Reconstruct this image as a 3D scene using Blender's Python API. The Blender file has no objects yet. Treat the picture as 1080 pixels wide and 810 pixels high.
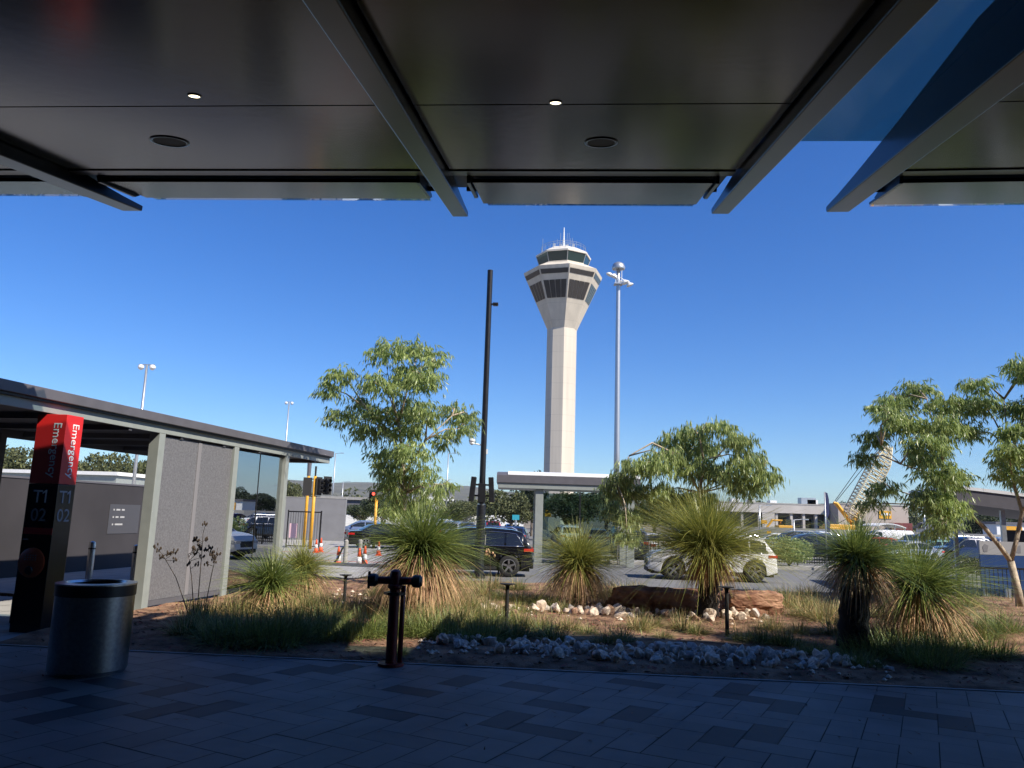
import bpy, bmesh, math, random
from mathutils import noise as mnoise
from mathutils import Vector, Matrix, Euler
RND = random.Random(7)
sc = bpy.context.scene
COL = sc.collection
R = math.radians

# ------------------------------------------------------------------ camera
CAMH, PITCH, ROLL, FPX = 1.75, R(9.7), .032, 820.0
CM = Matrix.Rotation(math.pi/2 + PITCH, 3, 'X') @ Matrix.Rotation(ROLL, 3, 'Z')
cam_d = bpy.data.cameras.new('camera'); cam = bpy.data.objects.new('camera', cam_d); COL.objects.link(cam)
cam_d.sensor_width = 36; cam_d.lens = FPX/1080*36; cam_d.clip_end = 20000; cam_d.clip_start = .05
cam.matrix_world = Matrix.Translation((0, 0, CAMH)) @ CM.to_4x4()
sc.camera = cam
CP = Vector((0, 0, CAMH))
def ray(x, y): return CM @ Vector(((x-540)/FPX, (405-y)/FPX, -1))
def at(x, y, Y): r = ray(x, y); return CP + r*(Y/r.y)
def gr(x, y, z=0.): r = ray(x, y); return CP + r*((z-CAMH)/r.z)

# ------------------------------------------------------------------ materials
MATS = {}
def mat(name, col, rough=.6, metal=0., var=0., scale=6., bump=0., bscale=40., spec=.5, emit=None, estr=0., trans=0., alpha=1., island=0., coat=0., detail=4., col2=None, cscale=None):
    if name in MATS: return MATS[name]
    m = bpy.data.materials.new(name); m.use_nodes = True; MATS[name] = m
    nt = m.node_tree; N = nt.nodes; L = nt.links
    b = N['Principled BSDF']
    b.inputs['Base Color'].default_value = (*col, 1); b.inputs['Roughness'].default_value = rough
    b.inputs['Metallic'].default_value = metal; b.inputs['Specular IOR Level'].default_value = spec
    b.inputs['Coat Weight'].default_value = coat
    if emit: b.inputs['Emission Color'].default_value = (*emit, 1); b.inputs['Emission Strength'].default_value = estr
    tc = N.new('ShaderNodeTexCoord')
    src = None
    if var or col2:
        n = N.new('ShaderNodeTexNoise'); n.inputs['Scale'].default_value = scale; n.inputs['Detail'].default_value = detail
        L.new(tc.outputs['Object'], n.inputs['Vector'])
        rp = N.new('ShaderNodeValToRGB'); rp.color_ramp.elements[0].position = .32; rp.color_ramp.elements[1].position = .68
        c0 = tuple(c*(1-var) for c in col); c1 = col2 if col2 else tuple(min(1, c*(1+var)) for c in col)
        rp.color_ramp.elements[0].color = (*c0, 1); rp.color_ramp.elements[1].color = (*c1, 1)
        L.new(n.outputs['Fac'], rp.inputs['Fac']); src = rp.outputs['Color']
    if island:
        g = N.new('ShaderNodeNewGeometry'); h = N.new('ShaderNodeHueSaturation')
        mr = N.new('ShaderNodeMapRange'); mr.inputs['To Min'].default_value = 1-island; mr.inputs['To Max'].default_value = 1+island
        L.new(g.outputs['Random Per Island'], mr.inputs['Value']); L.new(mr.outputs['Result'], h.inputs['Value'])
        mr2 = N.new('ShaderNodeMapRange'); mr2.inputs['To Min'].default_value = .5+island*.06; mr2.inputs['To Max'].default_value = .5-island*.06
        L.new(g.outputs['Random Per Island'], mr2.inputs['Value']); L.new(mr2.outputs['Result'], h.inputs['Hue'])
        if src: L.new(src, h.inputs['Color'])
        else: h.inputs['Color'].default_value = (*col, 1)
        src = h.outputs['Color']
    if src: L.new(src, b.inputs['Base Color'])
    if bump:
        n = N.new('ShaderNodeTexNoise'); n.inputs['Scale'].default_value = bscale; n.inputs['Detail'].default_value = 5
        L.new(tc.outputs['Object'], n.inputs['Vector'])
        bp = N.new('ShaderNodeBump'); bp.inputs['Strength'].default_value = bump; bp.inputs['Distance'].default_value = .02
        L.new(n.outputs['Fac'], bp.inputs['Height']); L.new(bp.outputs['Normal'], b.inputs['Normal'])
    if trans:
        t = N.new('ShaderNodeBsdfTranslucent'); mx = N.new('ShaderNodeMixShader'); mx.inputs['Fac'].default_value = trans
        if src: L.new(src, t.inputs['Color'])
        else: t.inputs['Color'].default_value = (*col, 1)
        L.new(b.outputs[0], mx.inputs[1]); L.new(t.outputs[0], mx.inputs[2]); L.new(mx.outputs[0], N['Material Output'].inputs['Surface'])
    return m
def glass(name, tint, refl=.15, rough=.0, body=0., bodycol=(0, 0, 0)):
    if name in MATS: return MATS[name]
    m = bpy.data.materials.new(name); m.use_nodes = True; MATS[name] = m
    nt = m.node_tree; N = nt.nodes; L = nt.links; N.remove(N['Principled BSDF'])
    t = N.new('ShaderNodeBsdfTransparent'); t.inputs['Color'].default_value = (*tint, 1)
    g = N.new('ShaderNodeBsdfGlossy'); g.inputs['Roughness'].default_value = rough; g.inputs['Color'].default_value = (.9, .93, .95, 1)
    lw = N.new('ShaderNodeLayerWeight'); lw.inputs['Blend'].default_value = .25
    mr = N.new('ShaderNodeMapRange'); mr.inputs['To Min'].default_value = refl; mr.inputs['To Max'].default_value = min(1, refl+(.7 if refl > .04 else .12))
    L.new(lw.outputs['Fresnel'], mr.inputs['Value'])
    mx = N.new('ShaderNodeMixShader'); L.new(mr.outputs['Result'], mx.inputs['Fac']); L.new(t.outputs[0], mx.inputs[1]); L.new(g.outputs[0], mx.inputs[2])
    L.new(mx.outputs[0], N['Material Output'].inputs['Surface'])
    return m

m_soffit = mat('dark_bronze_panel', (.013, .0115, .012), .17, .95, .25, 1.3, bump=.03, bscale=9)
m_beam = mat('dark_steel_beam', (.014, .014, .016), .28, .92, .2, 3)
m_gutter = mat('black_gutter', (.012, .012, .013), .5)
m_deck = mat('roof_deck', (.25, .26, .27), .6, .1, .15, 2)
m_darkspk = mat('black_speaker_mesh', (.01, .01, .01), .7)
m_lamp = mat('lit_lamp', (.9, .85, .7), .4, emit=(1, .86, .6), estr=2.2)
m_kgrey = mat('kiosk_frame_paint', (.29, .315, .30), .45, .1, .06, 5)
m_kroof = mat('kiosk_roof_cladding', (.13, .125, .14), .5, .2, .08, 4)
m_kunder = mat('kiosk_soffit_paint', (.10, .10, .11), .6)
m_wood = mat('bench_timber', (.30, .12, .05), .5, 0, .3, 12)
m_steel = mat('stainless_steel', (.55, .56, .58), .28, 1., .1, 20)
m_bin = mat('brushed_bin_steel', (.34, .35, .37), .3, 1., .15, 30)
m_black = mat('black_paint', (.012, .012, .014), .35)
m_matblack = mat('matt_black', (.015, .015, .015), .8)
m_red = mat('sign_red', (.62, .022, .022), .4)
m_signblack = mat('sign_black', (.014, .013, .015), .22)
m_white = mat('white_paint', (.78, .78, .77), .45, 0, .04, 5)
m_letter = mat('white_lettering', (.8, .8, .8), .5)
m_greyletter = mat('grey_lettering', (.30, .31, .33), .5)
m_orange = mat('help_point_orange', (.55, .10, .035), .4)
m_hyd = mat('hydrant_red', (.16, .014, .012), .4, 0, .25, 14, bump=.1)
m_yel = mat('signal_yellow', (.72, .36, .03), .45, 0, .1, 8)
m_coneo = mat('cone_orange', (.8, .10, .03), .55)
m_galv = mat('galvanised_pole', (.48, .50, .52), .4, .7, .1, 10)
m_dkpole = mat('charcoal_pole', (.018, .019, .023), .4, .3, .2, 6)
m_conc = mat('concrete', (.33, .32, .30), .85, 0, .15, 3, bump=.1)
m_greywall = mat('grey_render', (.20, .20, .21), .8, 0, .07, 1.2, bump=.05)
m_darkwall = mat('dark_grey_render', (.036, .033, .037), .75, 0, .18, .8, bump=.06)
m_bark = mat('pale_bark', (.40, .33, .25), .85, 0, .35, 9, bump=.5, bscale=30)
m_bark2 = mat('grey_bark', (.20, .16, .12), .9, 0, .3, 4, bump=.5)
m_leafA = mat('gum_leaf_bright', (.34, .43, .16), .36, 0, .2, 1.1, island=.4, trans=.5)
m_leafB = mat('gum_leaf_olive', (.35, .43, .17), .36, 0, .2, 1.0, island=.4, trans=.5)
m_leafC = mat('gum_leaf_deep', (.33, .42, .155), .36, 0, .2, 1.2, island=.4, trans=.5)
m_far1 = mat('far_foliage_olive', (.085, .10, .04), .8, 0, .35, .5, island=.5, trans=.2)
m_far2 = mat('far_foliage_deep', (.045, .065, .03), .8, 0, .35, .5, island=.5, trans=.2)
m_blade = mat('grass_tree_blade', (.19, .25, .065), .4, 0, .25, 2, island=.55, trans=.3)
m_blade2 = mat('grass_tree_blade_yellow', (.29, .31, .075), .4, 0, .25, 2, island=.55, trans=.3)
m_skirt = mat('dead_skirt', (.50, .34, .18), .8, 0, .3, 3, island=.5, trans=.2)
m_char = mat('charred_trunk', (.02, .017, .015), .95, 0, .4, 20, bump=1, bscale=40)
m_tuss = mat('tussock_green', (.17, .21, .06), .5, 0, .3, 3, island=.5, trans=.25)
m_tussy = mat('tussock_straw', (.42, .33, .15), .6, 0, .3, 3, island=.5, trans=.25)
m_dry = mat('dry_stalk', (.05, .035, .022), .9)
m_rock = mat('pale_river_rock', (.74, .61, .49), .85, 0, .35, 2.5, bump=.5, bscale=14)
m_rockb = mat('grey_river_rock', (.56, .50, .45), .85, 0, .35, 2.5, bump=.5, bscale=14)
m_rockc = mat('rusty_rock', (.36, .22, .15), .85, 0, .35, 3, bump=.5, bscale=14)
m_laterite = mat('red_laterite', (.24, .075, .035), .9, 0, .5, 3.5, bump=.8, bscale=9, col2=(.42, .24, .15))
m_tire = mat('tyre_rubber', (.014, .014, .014), .8)
m_rim = mat('alloy_rim', (.55, .55, .56), .25, 1.)
m_carglass = mat('car_glass', (.012, .014, .016), .04, 0, spec=.8)
m_tail = mat('tail_lamp', (.42, .015, .015), .2)
m_head = mat('head_lamp', (.62, .64, .66), .12, .3)
m_plastic = mat('black_plastic', (.02, .02, .021), .55)
m_chrome = mat('chrome', (.7, .7, .72), .12, 1.)
m_plate = mat('number_plate', (.7, .7, .65), .5)
m_tglass = mat('tower_glass', (.02, .022, .026), .06, 0, spec=.9)
m_cabglass = mat('cab_glass', (.012, .035, .035), .05, 0, spec=.9)
m_lattice = mat('crane_lattice', (.66, .57, .36), .5)
m_blueboard = mat('blue_hoarding', (.012, .05, .17), .5, 0, .1, 3)
m_cablepaint = mat('cable', (.02, .02, .02), .6)
g_kiosk = glass('kiosk_glass', (.55, .62, .64), .5)
g_shelter = glass('shelter_glass', (.50, .60, .58), .06)
g_blue = glass('blue_tinted_roof_glass', (.42, .56, .54), .03, .12)
g_edge = glass('clear_eave_glass', (.75, .85, .9), .12)

# ------------------------------------------------------------------ mesh builder
class MB:
    def __init__(s): s.v = []; s.f = []; s.m = []
    def add(s, vs, fs, mi=0):
        o = len(s.v); s.v += [tuple(v) for v in vs]; s.f += [tuple(i+o for i in f) for f in fs]; s.m += [mi]*len(fs); return s
    def box(s, x0, x1, y0, y1, z0, z1, mi=0, M=None):
        vs = [Vector((x, y, z)) for x in (x0, x1) for y in (y0, y1) for z in (z0, z1)]
        if M: vs = [M @ v for v in vs]
        return s.add(vs, [(0, 1, 3, 2), (4, 6, 7, 5), (0, 4, 5, 1), (2, 3, 7, 6), (0, 2, 6, 4), (1, 5, 7, 3)], mi)
    def prism(s, poly, axis, a, b, mi=0):      # poly in the two other axes (cyclic order), extruded a..b
        def P(p, t): return {'x': (t, p[0], p[1]), 'y': (p[0], t, p[1]), 'z': (p[0], p[1], t)}[axis]
        n = len(poly); vs = [P(p, a) for p in poly]+[P(p, b) for p in poly]
        fs = [tuple(range(n)), tuple(range(2*n-1, n-1, -1))]+[(i, i+n, (i+1) % n+n, (i+1) % n) for i in range(n)]
        return s.add(vs, fs, mi)
    def tube(s, pts, rad, n=8, mi=0, cap=True):
        pts = [Vector(p) for p in pts]; k = len(pts)
        if not hasattr(rad, '__len__'): rad = [rad]*k
        vs = []; fs = []
        up = Vector((0, 0, 1))
        for i, p in enumerate(pts):
            d = (pts[min(i+1, k-1)]-pts[max(i-1, 0)]).normalized()
            a = d.cross(up if abs(d.z) < .95 else Vector((0, 1, 0))).normalized(); b = a.cross(d)
            for j in range(n):
                t = 2*math.pi*j/n; vs.append(p+(a*math.cos(t)+b*math.sin(t))*rad[i])
        for i in range(k-1):
            for j in range(n): fs.append((i*n+j, i*n+(j+1) % n, (i+1)*n+(j+1) % n, (i+1)*n+j))
        if cap: fs.append(tuple(range(n))[::-1]); fs.append(tuple((k-1)*n+j for j in range(n)))
        return s.add(vs, fs, mi)
    def lathe(s, prof, n=24, c=(0, 0, 0), mi=0, axis='z', ph=0., close=True):   # prof: (r, h)
        vs = []; fs = []
        for r, h in prof:
            for j in range(n):
                t = 2*math.pi*(j+ph)/n; a, b = r*math.cos(t), r*math.sin(t)
                p = {'z': (a, b, h), 'y': (a, h, b), 'x': (h, a, b)}[axis]
                vs.append((p[0]+c[0], p[1]+c[1], p[2]+c[2]))
        k = len(prof)
        for i in range(k-1):
            for j in range(n): fs.append((i*n+j, i*n+(j+1) % n, (i+1)*n+(j+1) % n, (i+1)*n+j))
        if close: fs.append(tuple(range(n))[::-1]); fs.append(tuple((k-1)*n+j for j in range(n)))
        return s.add(vs, fs, mi)
    def mesh(s, name, mats, smooth=False, normals=False):
        me = bpy.data.meshes.new(name); me.from_pydata(s.v, [], s.f)
        for m in (mats if isinstance(mats, (list, tuple)) else [mats]): me.materials.append(m)
        if any(s.m): me.polygons.foreach_set('material_index', s.m)
        if normals:
            bm = bmesh.new(); bm.from_mesh(me); bmesh.ops.recalc_face_normals(bm, faces=bm.faces); bm.to_mesh(me); bm.free()
        if smooth: me.polygons.foreach_set('use_smooth', [True]*len(me.polygons))
        me.update(); return me
    def build(s, name, mats, parent=None, smooth=False, bevel=0., normals=True, loc=None, rz=0, auto=0):
        o = bpy.data.objects.new(name, s.mesh(name, mats, smooth or auto > 0, normals)); COL.objects.link(o)
        if parent: o.parent = parent
        if loc is not None: o.location = loc
        if rz: o.rotation_euler = (0, 0, rz)
        if auto: edge_sharp(o.data, auto)
        if bevel:
            b = o.modifiers.new('bevel', 'BEVEL'); b.width = bevel; b.segments = 2; b.limit_method = 'ANGLE'; b.angle_limit = R(40)
        return o
def edge_sharp(me, ang):
    bm = bmesh.new(); bm.from_mesh(me)
    for e in bm.edges:
        if len(e.link_faces) == 2 and e.calc_face_angle(0) > R(ang): e.smooth = False
    bm.to_mesh(me); bm.free()
def tag(o, label=None, cat=None, group=None, kind=None):
    if label: o['label'] = label
    if cat: o['category'] = cat
    if group: o['group'] = group
    if kind: o['kind'] = kind
    return o
def thing(name, label, cat, loc=(0, 0, 0), rz=0, group=None):
    o = bpy.data.objects.new(name, None); COL.objects.link(o); o.location = loc; o.rotation_euler = (0, 0, rz); o.empty_display_size = .2
    return tag(o, label, cat, group)
def kids(o): return [c for c in list(CHILD.get(o.name, []))]
CHILD = {}
def copy_tree(o, parent=None, all_objs=None):
    c = o.copy(); COL.objects.link(c)
    if parent: c.parent = parent; c.matrix_parent_inverse = o.matrix_parent_inverse.copy()
    for ch in [x for x in bpy.data.objects if x.parent == o]: copy_tree(ch, c)
    return c
def text_mesh(body, size, name, m, parent, Mx, thick=.002, squash=1.):
    cu = bpy.data.curves.new(name, 'FONT'); cu.body = body; cu.size = size; cu.extrude = thick; cu.align_x = 'LEFT'; cu.resolution_u = 3
    t = bpy.data.objects.new(name, cu); COL.objects.link(t)
    dg = bpy.context.evaluated_depsgraph_get(); me = bpy.data.meshes.new_from_object(t.evaluated_get(dg))
    bpy.data.objects.remove(t); bpy.data.curves.remove(cu)
    me.name = name; me.materials.clear(); me.materials.append(m)
    me.transform(Matrix.Diagonal((squash, 1, 1, 1))); me.transform(Mx)
    o = bpy.data.objects.new(name, me); COL.objects.link(o); o.parent = parent
    return o

# ------------------------------------------------------------------ world, sun
SUN_EL, SUN_AZ = R(43), R(54)           # azimuth measured from -Y (behind the camera) towards +X
sd = Vector((math.cos(SUN_EL)*math.sin(SUN_AZ), -math.cos(SUN_EL)*math.cos(SUN_AZ), math.sin(SUN_EL)))
w = bpy.data.worlds.new('World'); sc.world = w; w.use_nodes = True
nt = w.node_tree; bg = nt.nodes['Background']; sky = nt.nodes.new('ShaderNodeTexSky')
sky.sky_type = 'NISHITA'; sky.sun_disc = False; sky.sun_elevation = SUN_EL
sky.sun_rotation = math.atan2(sd.x, sd.y)
sky.air_density = 1.0; sky.dust_density = .2; sky.ozone_density = 3.0; sky.altitude = 0
hs = nt.nodes.new('ShaderNodeHueSaturation'); hs.inputs['Saturation'].default_value = 1.3; hs.inputs['Hue'].default_value = .508; ml = nt.nodes.new('ShaderNodeMix'); ml.data_type = 'RGBA'; ml.blend_type = 'MULTIPLY'; ml.inputs[0].default_value = 1; ml.inputs[7].default_value = (.64, .79, 1, 1)
nt.links.new(sky.outputs[0], hs.inputs['Color']); nt.links.new(hs.outputs[0], ml.inputs[6]); nt.links.new(ml.outputs[2], bg.inputs['Color']); bg.inputs['Strength'].default_value = .105
sl = bpy.data.lights.new('sun', 'SUN'); so = bpy.data.objects.new('sun', sl); COL.objects.link(so)
sl.energy = 5.0; sl.angle = R(.5); sl.color = (1, .92, .79)
so.rotation_euler = sd.to_track_quat('Z', 'Y').to_euler()
sc.view_settings.view_transform = 'Standard'; sc.view_settings.look = 'None'; sc.view_settings.gamma = 1; sc.view_settings.exposure = .55
sc.cycles.max_bounces = 8; sc.cycles.transparent_max_bounces = 24; sc.cycles.use_denoising = True

# ------------------------------------------------------------------ ground, road, paving
def struct(o): o['kind'] = 'structure'; return o
def noise2(x, y): return math.sin(x*1.7+y*.9)*.5+math.sin(x*.6-y*1.9+1.3)*.3+math.sin(x*3.1+y*2.7+.4)*.2
def edge_y(x): return 9.50-.075*x if x > -4 else 9.80-.2*(x+4)*.3
def gz(x, y):
    e = edge_y(x); t = max(0., min(1., (y-e)/1.0)); far = max(0., min(1., (20.9-y)/1.2))
    z = .015+.10*t*(.6+.4*noise2(x, y)*.6)+.10*max(0., min(1., (y-15)/4))
    z += .30*math.exp(-((x-9.2)**2/5+(y-13.2)**2/4)) + .10*math.exp(-((x-10.9)**2/3+(y-17)**2/3))
    return z*far-.40*(1-far)
m_ground = mat('bare_ground', (.20, .17, .13), .95, 0, .3, .05)
m_asph = mat('asphalt', (.15, .15, .15), .9, 0, .15, .6, bump=.15, bscale=60)
m_carpark = mat('car_park_asphalt', (.16, .155, .15), .9, 0, .15, .3, bump=.1)
m_mulch = mat('red_bark_mulch', (.15, .07, .038), .95, 0, .5, 3.0, bump=1., bscale=45, col2=(.38, .22, .13), detail=8)
m_chip = mat('bark_chips', (.17, .075, .04), .9, 0, .4, 2, island=.6)
m_pave = mat('light_paver', (.155, .148, .142), .6, 0, .24, 1.1, bump=.06, island=.14)
m_paved = mat('dark_paver', (.022, .022, .025), .6, 0, .14, 5, bump=.06, island=.14)
m_joint = mat('paver_joint', (.05, .05, .05), .9)
m_slab = mat('footpath_slab', (.34, .33, .31), .8, 0, .1, 2, bump=.06)
m_line = mat('road_line', (.75, .75, .72), .7)

struct(MB().add([(-9000, -3000, -.6), (9000, -3000, -.6), (9000, 12000, -.6), (-9000, 12000, -.6)], [(0, 1, 2, 3)]).build('ground', m_ground))
struct(MB().add([(-40, 15, -.36), (70, 15, -.36), (70, 39.4, -.36), (-40, 39.4, -.36)], [(0, 1, 2, 3)]).build('road', m_asph))
cpk = MB().add([(-160, 39.4, -.40), (170, 39.4, -.40), (170, 150, -.40), (-160, 150, -.40)], [(0, 1, 2, 3)])
struct(cpk.build('car_park', m_carpark))
kb = MB(); kb.box(3, 60, 39.0, 39.4, -.36, -.22); kb.box(3, 60, 39.4, 41.2, -.36, -.24)
struct(kb.build('kerb', m_conc))
kb = MB(); kb.box(-5.2, 40, 20.9, 21.05, -.45, -.22)
struct(kb.build('garden_kerb', m_conc))
ln = MB()
for k in range(8): ln.box(-30+k*9, -27+k*9, 24.9, 25.02, -.358, -.354)
struct(ln.build('lane_marking', m_line))
# driveway of pale concrete on the left, where the cones stand
dr = MB().add([(-40, 21.5, -.352), (-3.5, 26.5, -.352), (-3.0, 38, -.352), (-4, 62, -.352), (-40, 62, -.352)], [(0, 1, 2, 3, 4)])
struct(dr.build('driveway', m_slab))
pl = MB(); pl.box(-9, -4.6, 34.2, 34.32, -.352, -.345); pl.box(-14, -8, 40.4, 40.5, -.352, -.345)
struct(pl.build('red_line_marking', mat('red_line', (.5, .09, .06), .7)))
# herringbone paving in the canopy's shade
pa, pb = R(-28), .29
ca, sa = math.cos(pa), math.sin(pa)
def pcell(x, y): u_ = (x*ca+y*sa)/pb; v_ = (-x*sa+y*ca)/pb; return math.floor(u_), math.floor(v_)
def pbrick(cx, cy):
    t = (cx-cy) % 4
    return ('H', cx, cy) if t == 0 else ('H', cx-1, cy) if t == 1 else ('V', cx, cy-1) if t == 2 else ('V', cx, cy)
dark = set()
for p in [(60,730),(110,744),(165,747),(225,742),(215,725),(265,718),(325,707),(345,709),(457,730),(432,756),(500,716),(530,722),(535,762),(135,719),(570,746),(682,755),(550,725),(565,765),(657,721),(770,722),(800,737),(760,771),(800,765),(835,742),(975,752),(1010,762),(930,735),(20,760)]:
    g = gr(*p); dark.add(pbrick(*pcell(g.x, g.y)))
seen = set(); pv = MB()
for i in range(-95, 95):
    for j in range(-95, 95):
        b = pbrick(i, j)
        if b in seen: continue
        seen.add(b); k, cx, cy = b
        w_, h_ = (2, 1) if k == 'H' else (1, 2)
        x0, y0, x1, y1 = cx*pb+.004, cy*pb+.004, (cx+w_)*pb-.004, (cy+h_)*pb-.004
        q = [(x*ca-y*sa, x*sa+y*ca) for x, y in ((x0, y0), (x1, y0), (x1, y1), (x0, y1))]
        mx = sum(a for a, _ in q)/4; my = sum(c for _, c in q)/4
        if not (-15 < mx < 15 and -4 < my < 12): continue
        dk = b in dark or (my < 5.6 and RND.random() < .035)
        dz = RND.uniform(0, .0025)
        pv.add([(x, y, dz) for x, y in q], [(0, 1, 2, 3)], 1 if dk else 0)
me = pv.mesh('paving', [m_pave, m_paved])
bm = bmesh.new(); bm.from_mesh(me)
nrm = Vector((.075, 1, 0)).normalized()
bmesh.ops.bisect_plane(bm, geom=bm.verts[:]+bm.edges[:]+bm.faces[:], plane_co=(0, 9.5, 0), plane_no=nrm, clear_outer=True)
bm.to_mesh(me); bm.free()
po = bpy.data.objects.new('paving', me); COL.objects.link(po); struct(po)
jb = MB().add([(-30, -6, -.006), (30, -6, -.006), (30, edge_y(30)+.0, -.006), (-4, 9.8, -.006), (-30, 11.75, -.006)], [(0, 1, 2, 3, 4)])
struct(jb.build('paving_bed', m_joint))
# steel edging strip between paving and garden
es = MB(); d_ = Vector((1, -.075, 0)).normalized(); n_ = Vector((.075, 1, 0)).normalized(); a0 = Vector((-6.2, 9.5+.075*6.2, 0))
es.add([a0+n_*o+Vector((0, 0, z))+d_*t for t in (0, 30) for o, z in ((0, .012), (.045, .012), (.045, -.05), (0, -.05))], [(0, 1, 5, 4), (1, 2, 6, 5), (3, 0, 4, 7)])
struct(es.build('paving_edge', m_conc))
# pale footpath under and behind the kiosk
KD = Vector((.18, 1, 0)).normalized(); KO = Vector((-6.03, 13.6, 0)); KRZ = -math.atan(.18)
def kw(x, y, z=0): return KO+KD*y+Vector((KD.y, -KD.x, 0))*x+Vector((0, 0, z))
fp = MB(); nx = 26; ny = 26
for i in range(nx):
    for j in range(ny):
        x0, y0 = -15+i*.6, -3.4+j*.6
        if x0 > .2: continue
        q = [kw(x0+.004, y0+.004, .006), kw(x0+.592, y0+.004, .006), kw(x0+.592, y0+.592, .006), kw(x0+.004, y0+.592, .006)]
        fp.add(q, [(0, 1, 2, 3)])
struct(fp.build('footpath', m_slab))
struct(MB().add([kw(-24, -3.5, -.003), kw(.6, -3.5, -.003), kw(.6, 14, -.003), kw(-24, 14, -.003)], [(0, 1, 2, 3)]).build('footpath_bed', m_joint))
# garden bed
def gleft(y): return -6.3+.11*max(0, y-10) if y < 14 else (KO+KD*((y-13.6)/KD.y)).x+.22
gb = MB(); NX, NY = 150, 80
for j in range(NY+1):
    y = 9.0+(21.0-9.0)*j/NY; xl = gleft(y); xr = 24
    for i in range(NX+1):
        x = xl+(xr-xl)*i/NX; yy = max(y, edge_y(x)+.02) if x > -5.6 else y
        z = gz(x, yy)+.012*noise2(x*5, yy*5)
        if yy <= edge_y(x)+.03: z = -.02
        gb.v.append((x, yy, z))
gb.f = [(j*(NX+1)+i, j*(NX+1)+i+1, (j+1)*(NX+1)+i+1, (j+1)*(NX+1)+i) for j in range(NY) for i in range(NX)]; gb.m = [0]*len(gb.f)
struct(gb.build('garden_bed', m_mulch, smooth=True, normals=False))
def G(px, py, z=.1):
    p = gr(px, py, z)
    for _ in range(4): p = gr(px, py, gz(p.x, p.y))
    return Vector((p.x, p.y, gz(p.x, p.y)-.01))
ch = MB()
for _ in range(9000):
    y = 9.4+9*RND.random()**1.4; x = RND.uniform(gleft(y)+.05, 13)
    if y < edge_y(x)+.08: continue
    s_ = RND.uniform(.012, .04); t = RND.uniform(0, 6.3); c_ = Vector((x, y, gz(x, y)+.012*noise2(x*5, y*5)+RND.uniform(.0, .02)))
    a = Vector((math.cos(t), math.sin(t), RND.uniform(-.4, .4)))*s_; b_ = Vector((-math.sin(t), math.cos(t), RND.uniform(-.4, .4)))*s_*.4
    ch.add([c_-a-b_, c_+a-b_, c_+a+b_, c_-a+b_], [(0, 1, 2, 3)])
tag(ch.build('mulch_chips', m_chip, normals=False), 'red brown bark chips scattered over the garden bed', 'mulch', kind='stuff')

lt = MB(); rl_ = random.Random(44)
for _ in range(260):
    y = 9.4-abs(rl_.gauss(0, 1.4)); x = rl_.uniform(-6, 6)
    leaf_c = Vector((x, y-.075*x, .006)); t_ = rl_.uniform(0, 6.3); a = Vector((math.cos(t_), math.sin(t_), rl_.uniform(0, .3)))*rl_.uniform(.015, .05); b_ = Vector((-math.sin(t_), math.cos(t_), 0))*rl_.uniform(.004, .01)
    lt.add([leaf_c-a, leaf_c+b_, leaf_c+a, leaf_c-b_], [(0, 1, 2, 3)])
tag(lt.build('leaf_litter', m_chip, normals=False), 'fallen dry leaves and bark bits on the paving', 'leaf litter', kind='stuff')

# ------------------------------------------------------------------ terminal canopy
cu_ = Vector((1, -.07, 0)).normalized(); cv_ = Vector((.07, 1, .18)).normalized(); cv_ = (cv_-cu_*cv_.dot(cu_)).normalized(); cw_ = cu_.cross(cv_)
CO = Vector((-.07, 8.66, 5.36))
CMX = Matrix(((cu_.x, cv_.x, cw_.x, CO.x), (cu_.y, cv_.y, cw_.y, CO.y), (cu_.z, cv_.z, cw_.z, CO.z), (0, 0, 0, 1)))
CMI = CMX.inverted()
def cf(x, y, wo):
    r = ray(x, y); p0 = CO+cw_*wo; t = (p0-CP).dot(cw_)/r.dot(cw_); q = CMI @ (CP+r*t); return q.x, q.y
def canopy(label):
    o = thing('entrance_canopy', label, 'canopy'); o.matrix_world = CMX; return o
def beam_prof(): return
def beam(par, u0, u1, tipv, back=-13., h0=.06, h1=.42):
    b = MB(); poly = [(tipv, .0), (tipv+.02, .07), (tipv-.45, .10), (tipv-1.2, .17), (tipv-2.4, .30), (tipv-3.9, h1), (back, h1), (back, 0)]
    b.prism(poly, 'x', u0, u1); return b.build('beam', m_beam, par, bevel=.012)
SW = .13
def soffit(par, u0, u1, v0, v1, name='soffit_panel'):
    return MB().box(u0, u1, v0, v1, SW, SW+.03).build(name, m_soffit, par, bevel=.006)
def eave(par, u0, u1, vf=.36):
    p = MB(); p.prism([(j2v+.36, .085), (vf, .10), (vf, .13), (j2v+.36, .125)], 'x', u0, u1); e = p.build('eave_panel', m_soffit, par, bevel=.006)
    MB().box(u0+.05, u1-.02, vf+.001, vf+.16, .112, .124).build('glass_lip', g_edge, par)
    for uu in (u0-.05, u1+.012):
        MB().prism([(-.85, .20), (-.35, .20), (.0, .10), (-.1, .06), (-.8, .06)], 'x', uu, uu+.035).build('bracket', m_beam, par)
    b = MB(); b.tube([(u0-.13, -.2, .145), (u1+.13, -.2, .145)], .03, 8); b.build('support_rod', m_beam, par)
j1v, j2v = cf(640, 110, SW)[1], cf(640, 179, SW)[1]
A = canopy('long dark bronze canopy overhead, left of the blue glass strip, with slender beams')
MB().box(-16, 2.5, -13, j2v+.1, .46, .5).build('roof_deck', m_deck, A)
MB().box(-16, 2.5, j2v+.12, j2v+.15, SW+.05, .46).build('fascia', m_gutter, A)
MB().box(-16, 2.36, j2v+.022, j2v+.20, SW-.012, SW+.05).build('edge_trim', m_beam, A)
MB().box(-16, 2.36, j2v+.205, j2v+1.0, SW+.06, SW+.12).build('gutter', m_gutter, A)
bays = [(-16, -5.02), (-4.72, -.82), (-.58, 2.37)]
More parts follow.
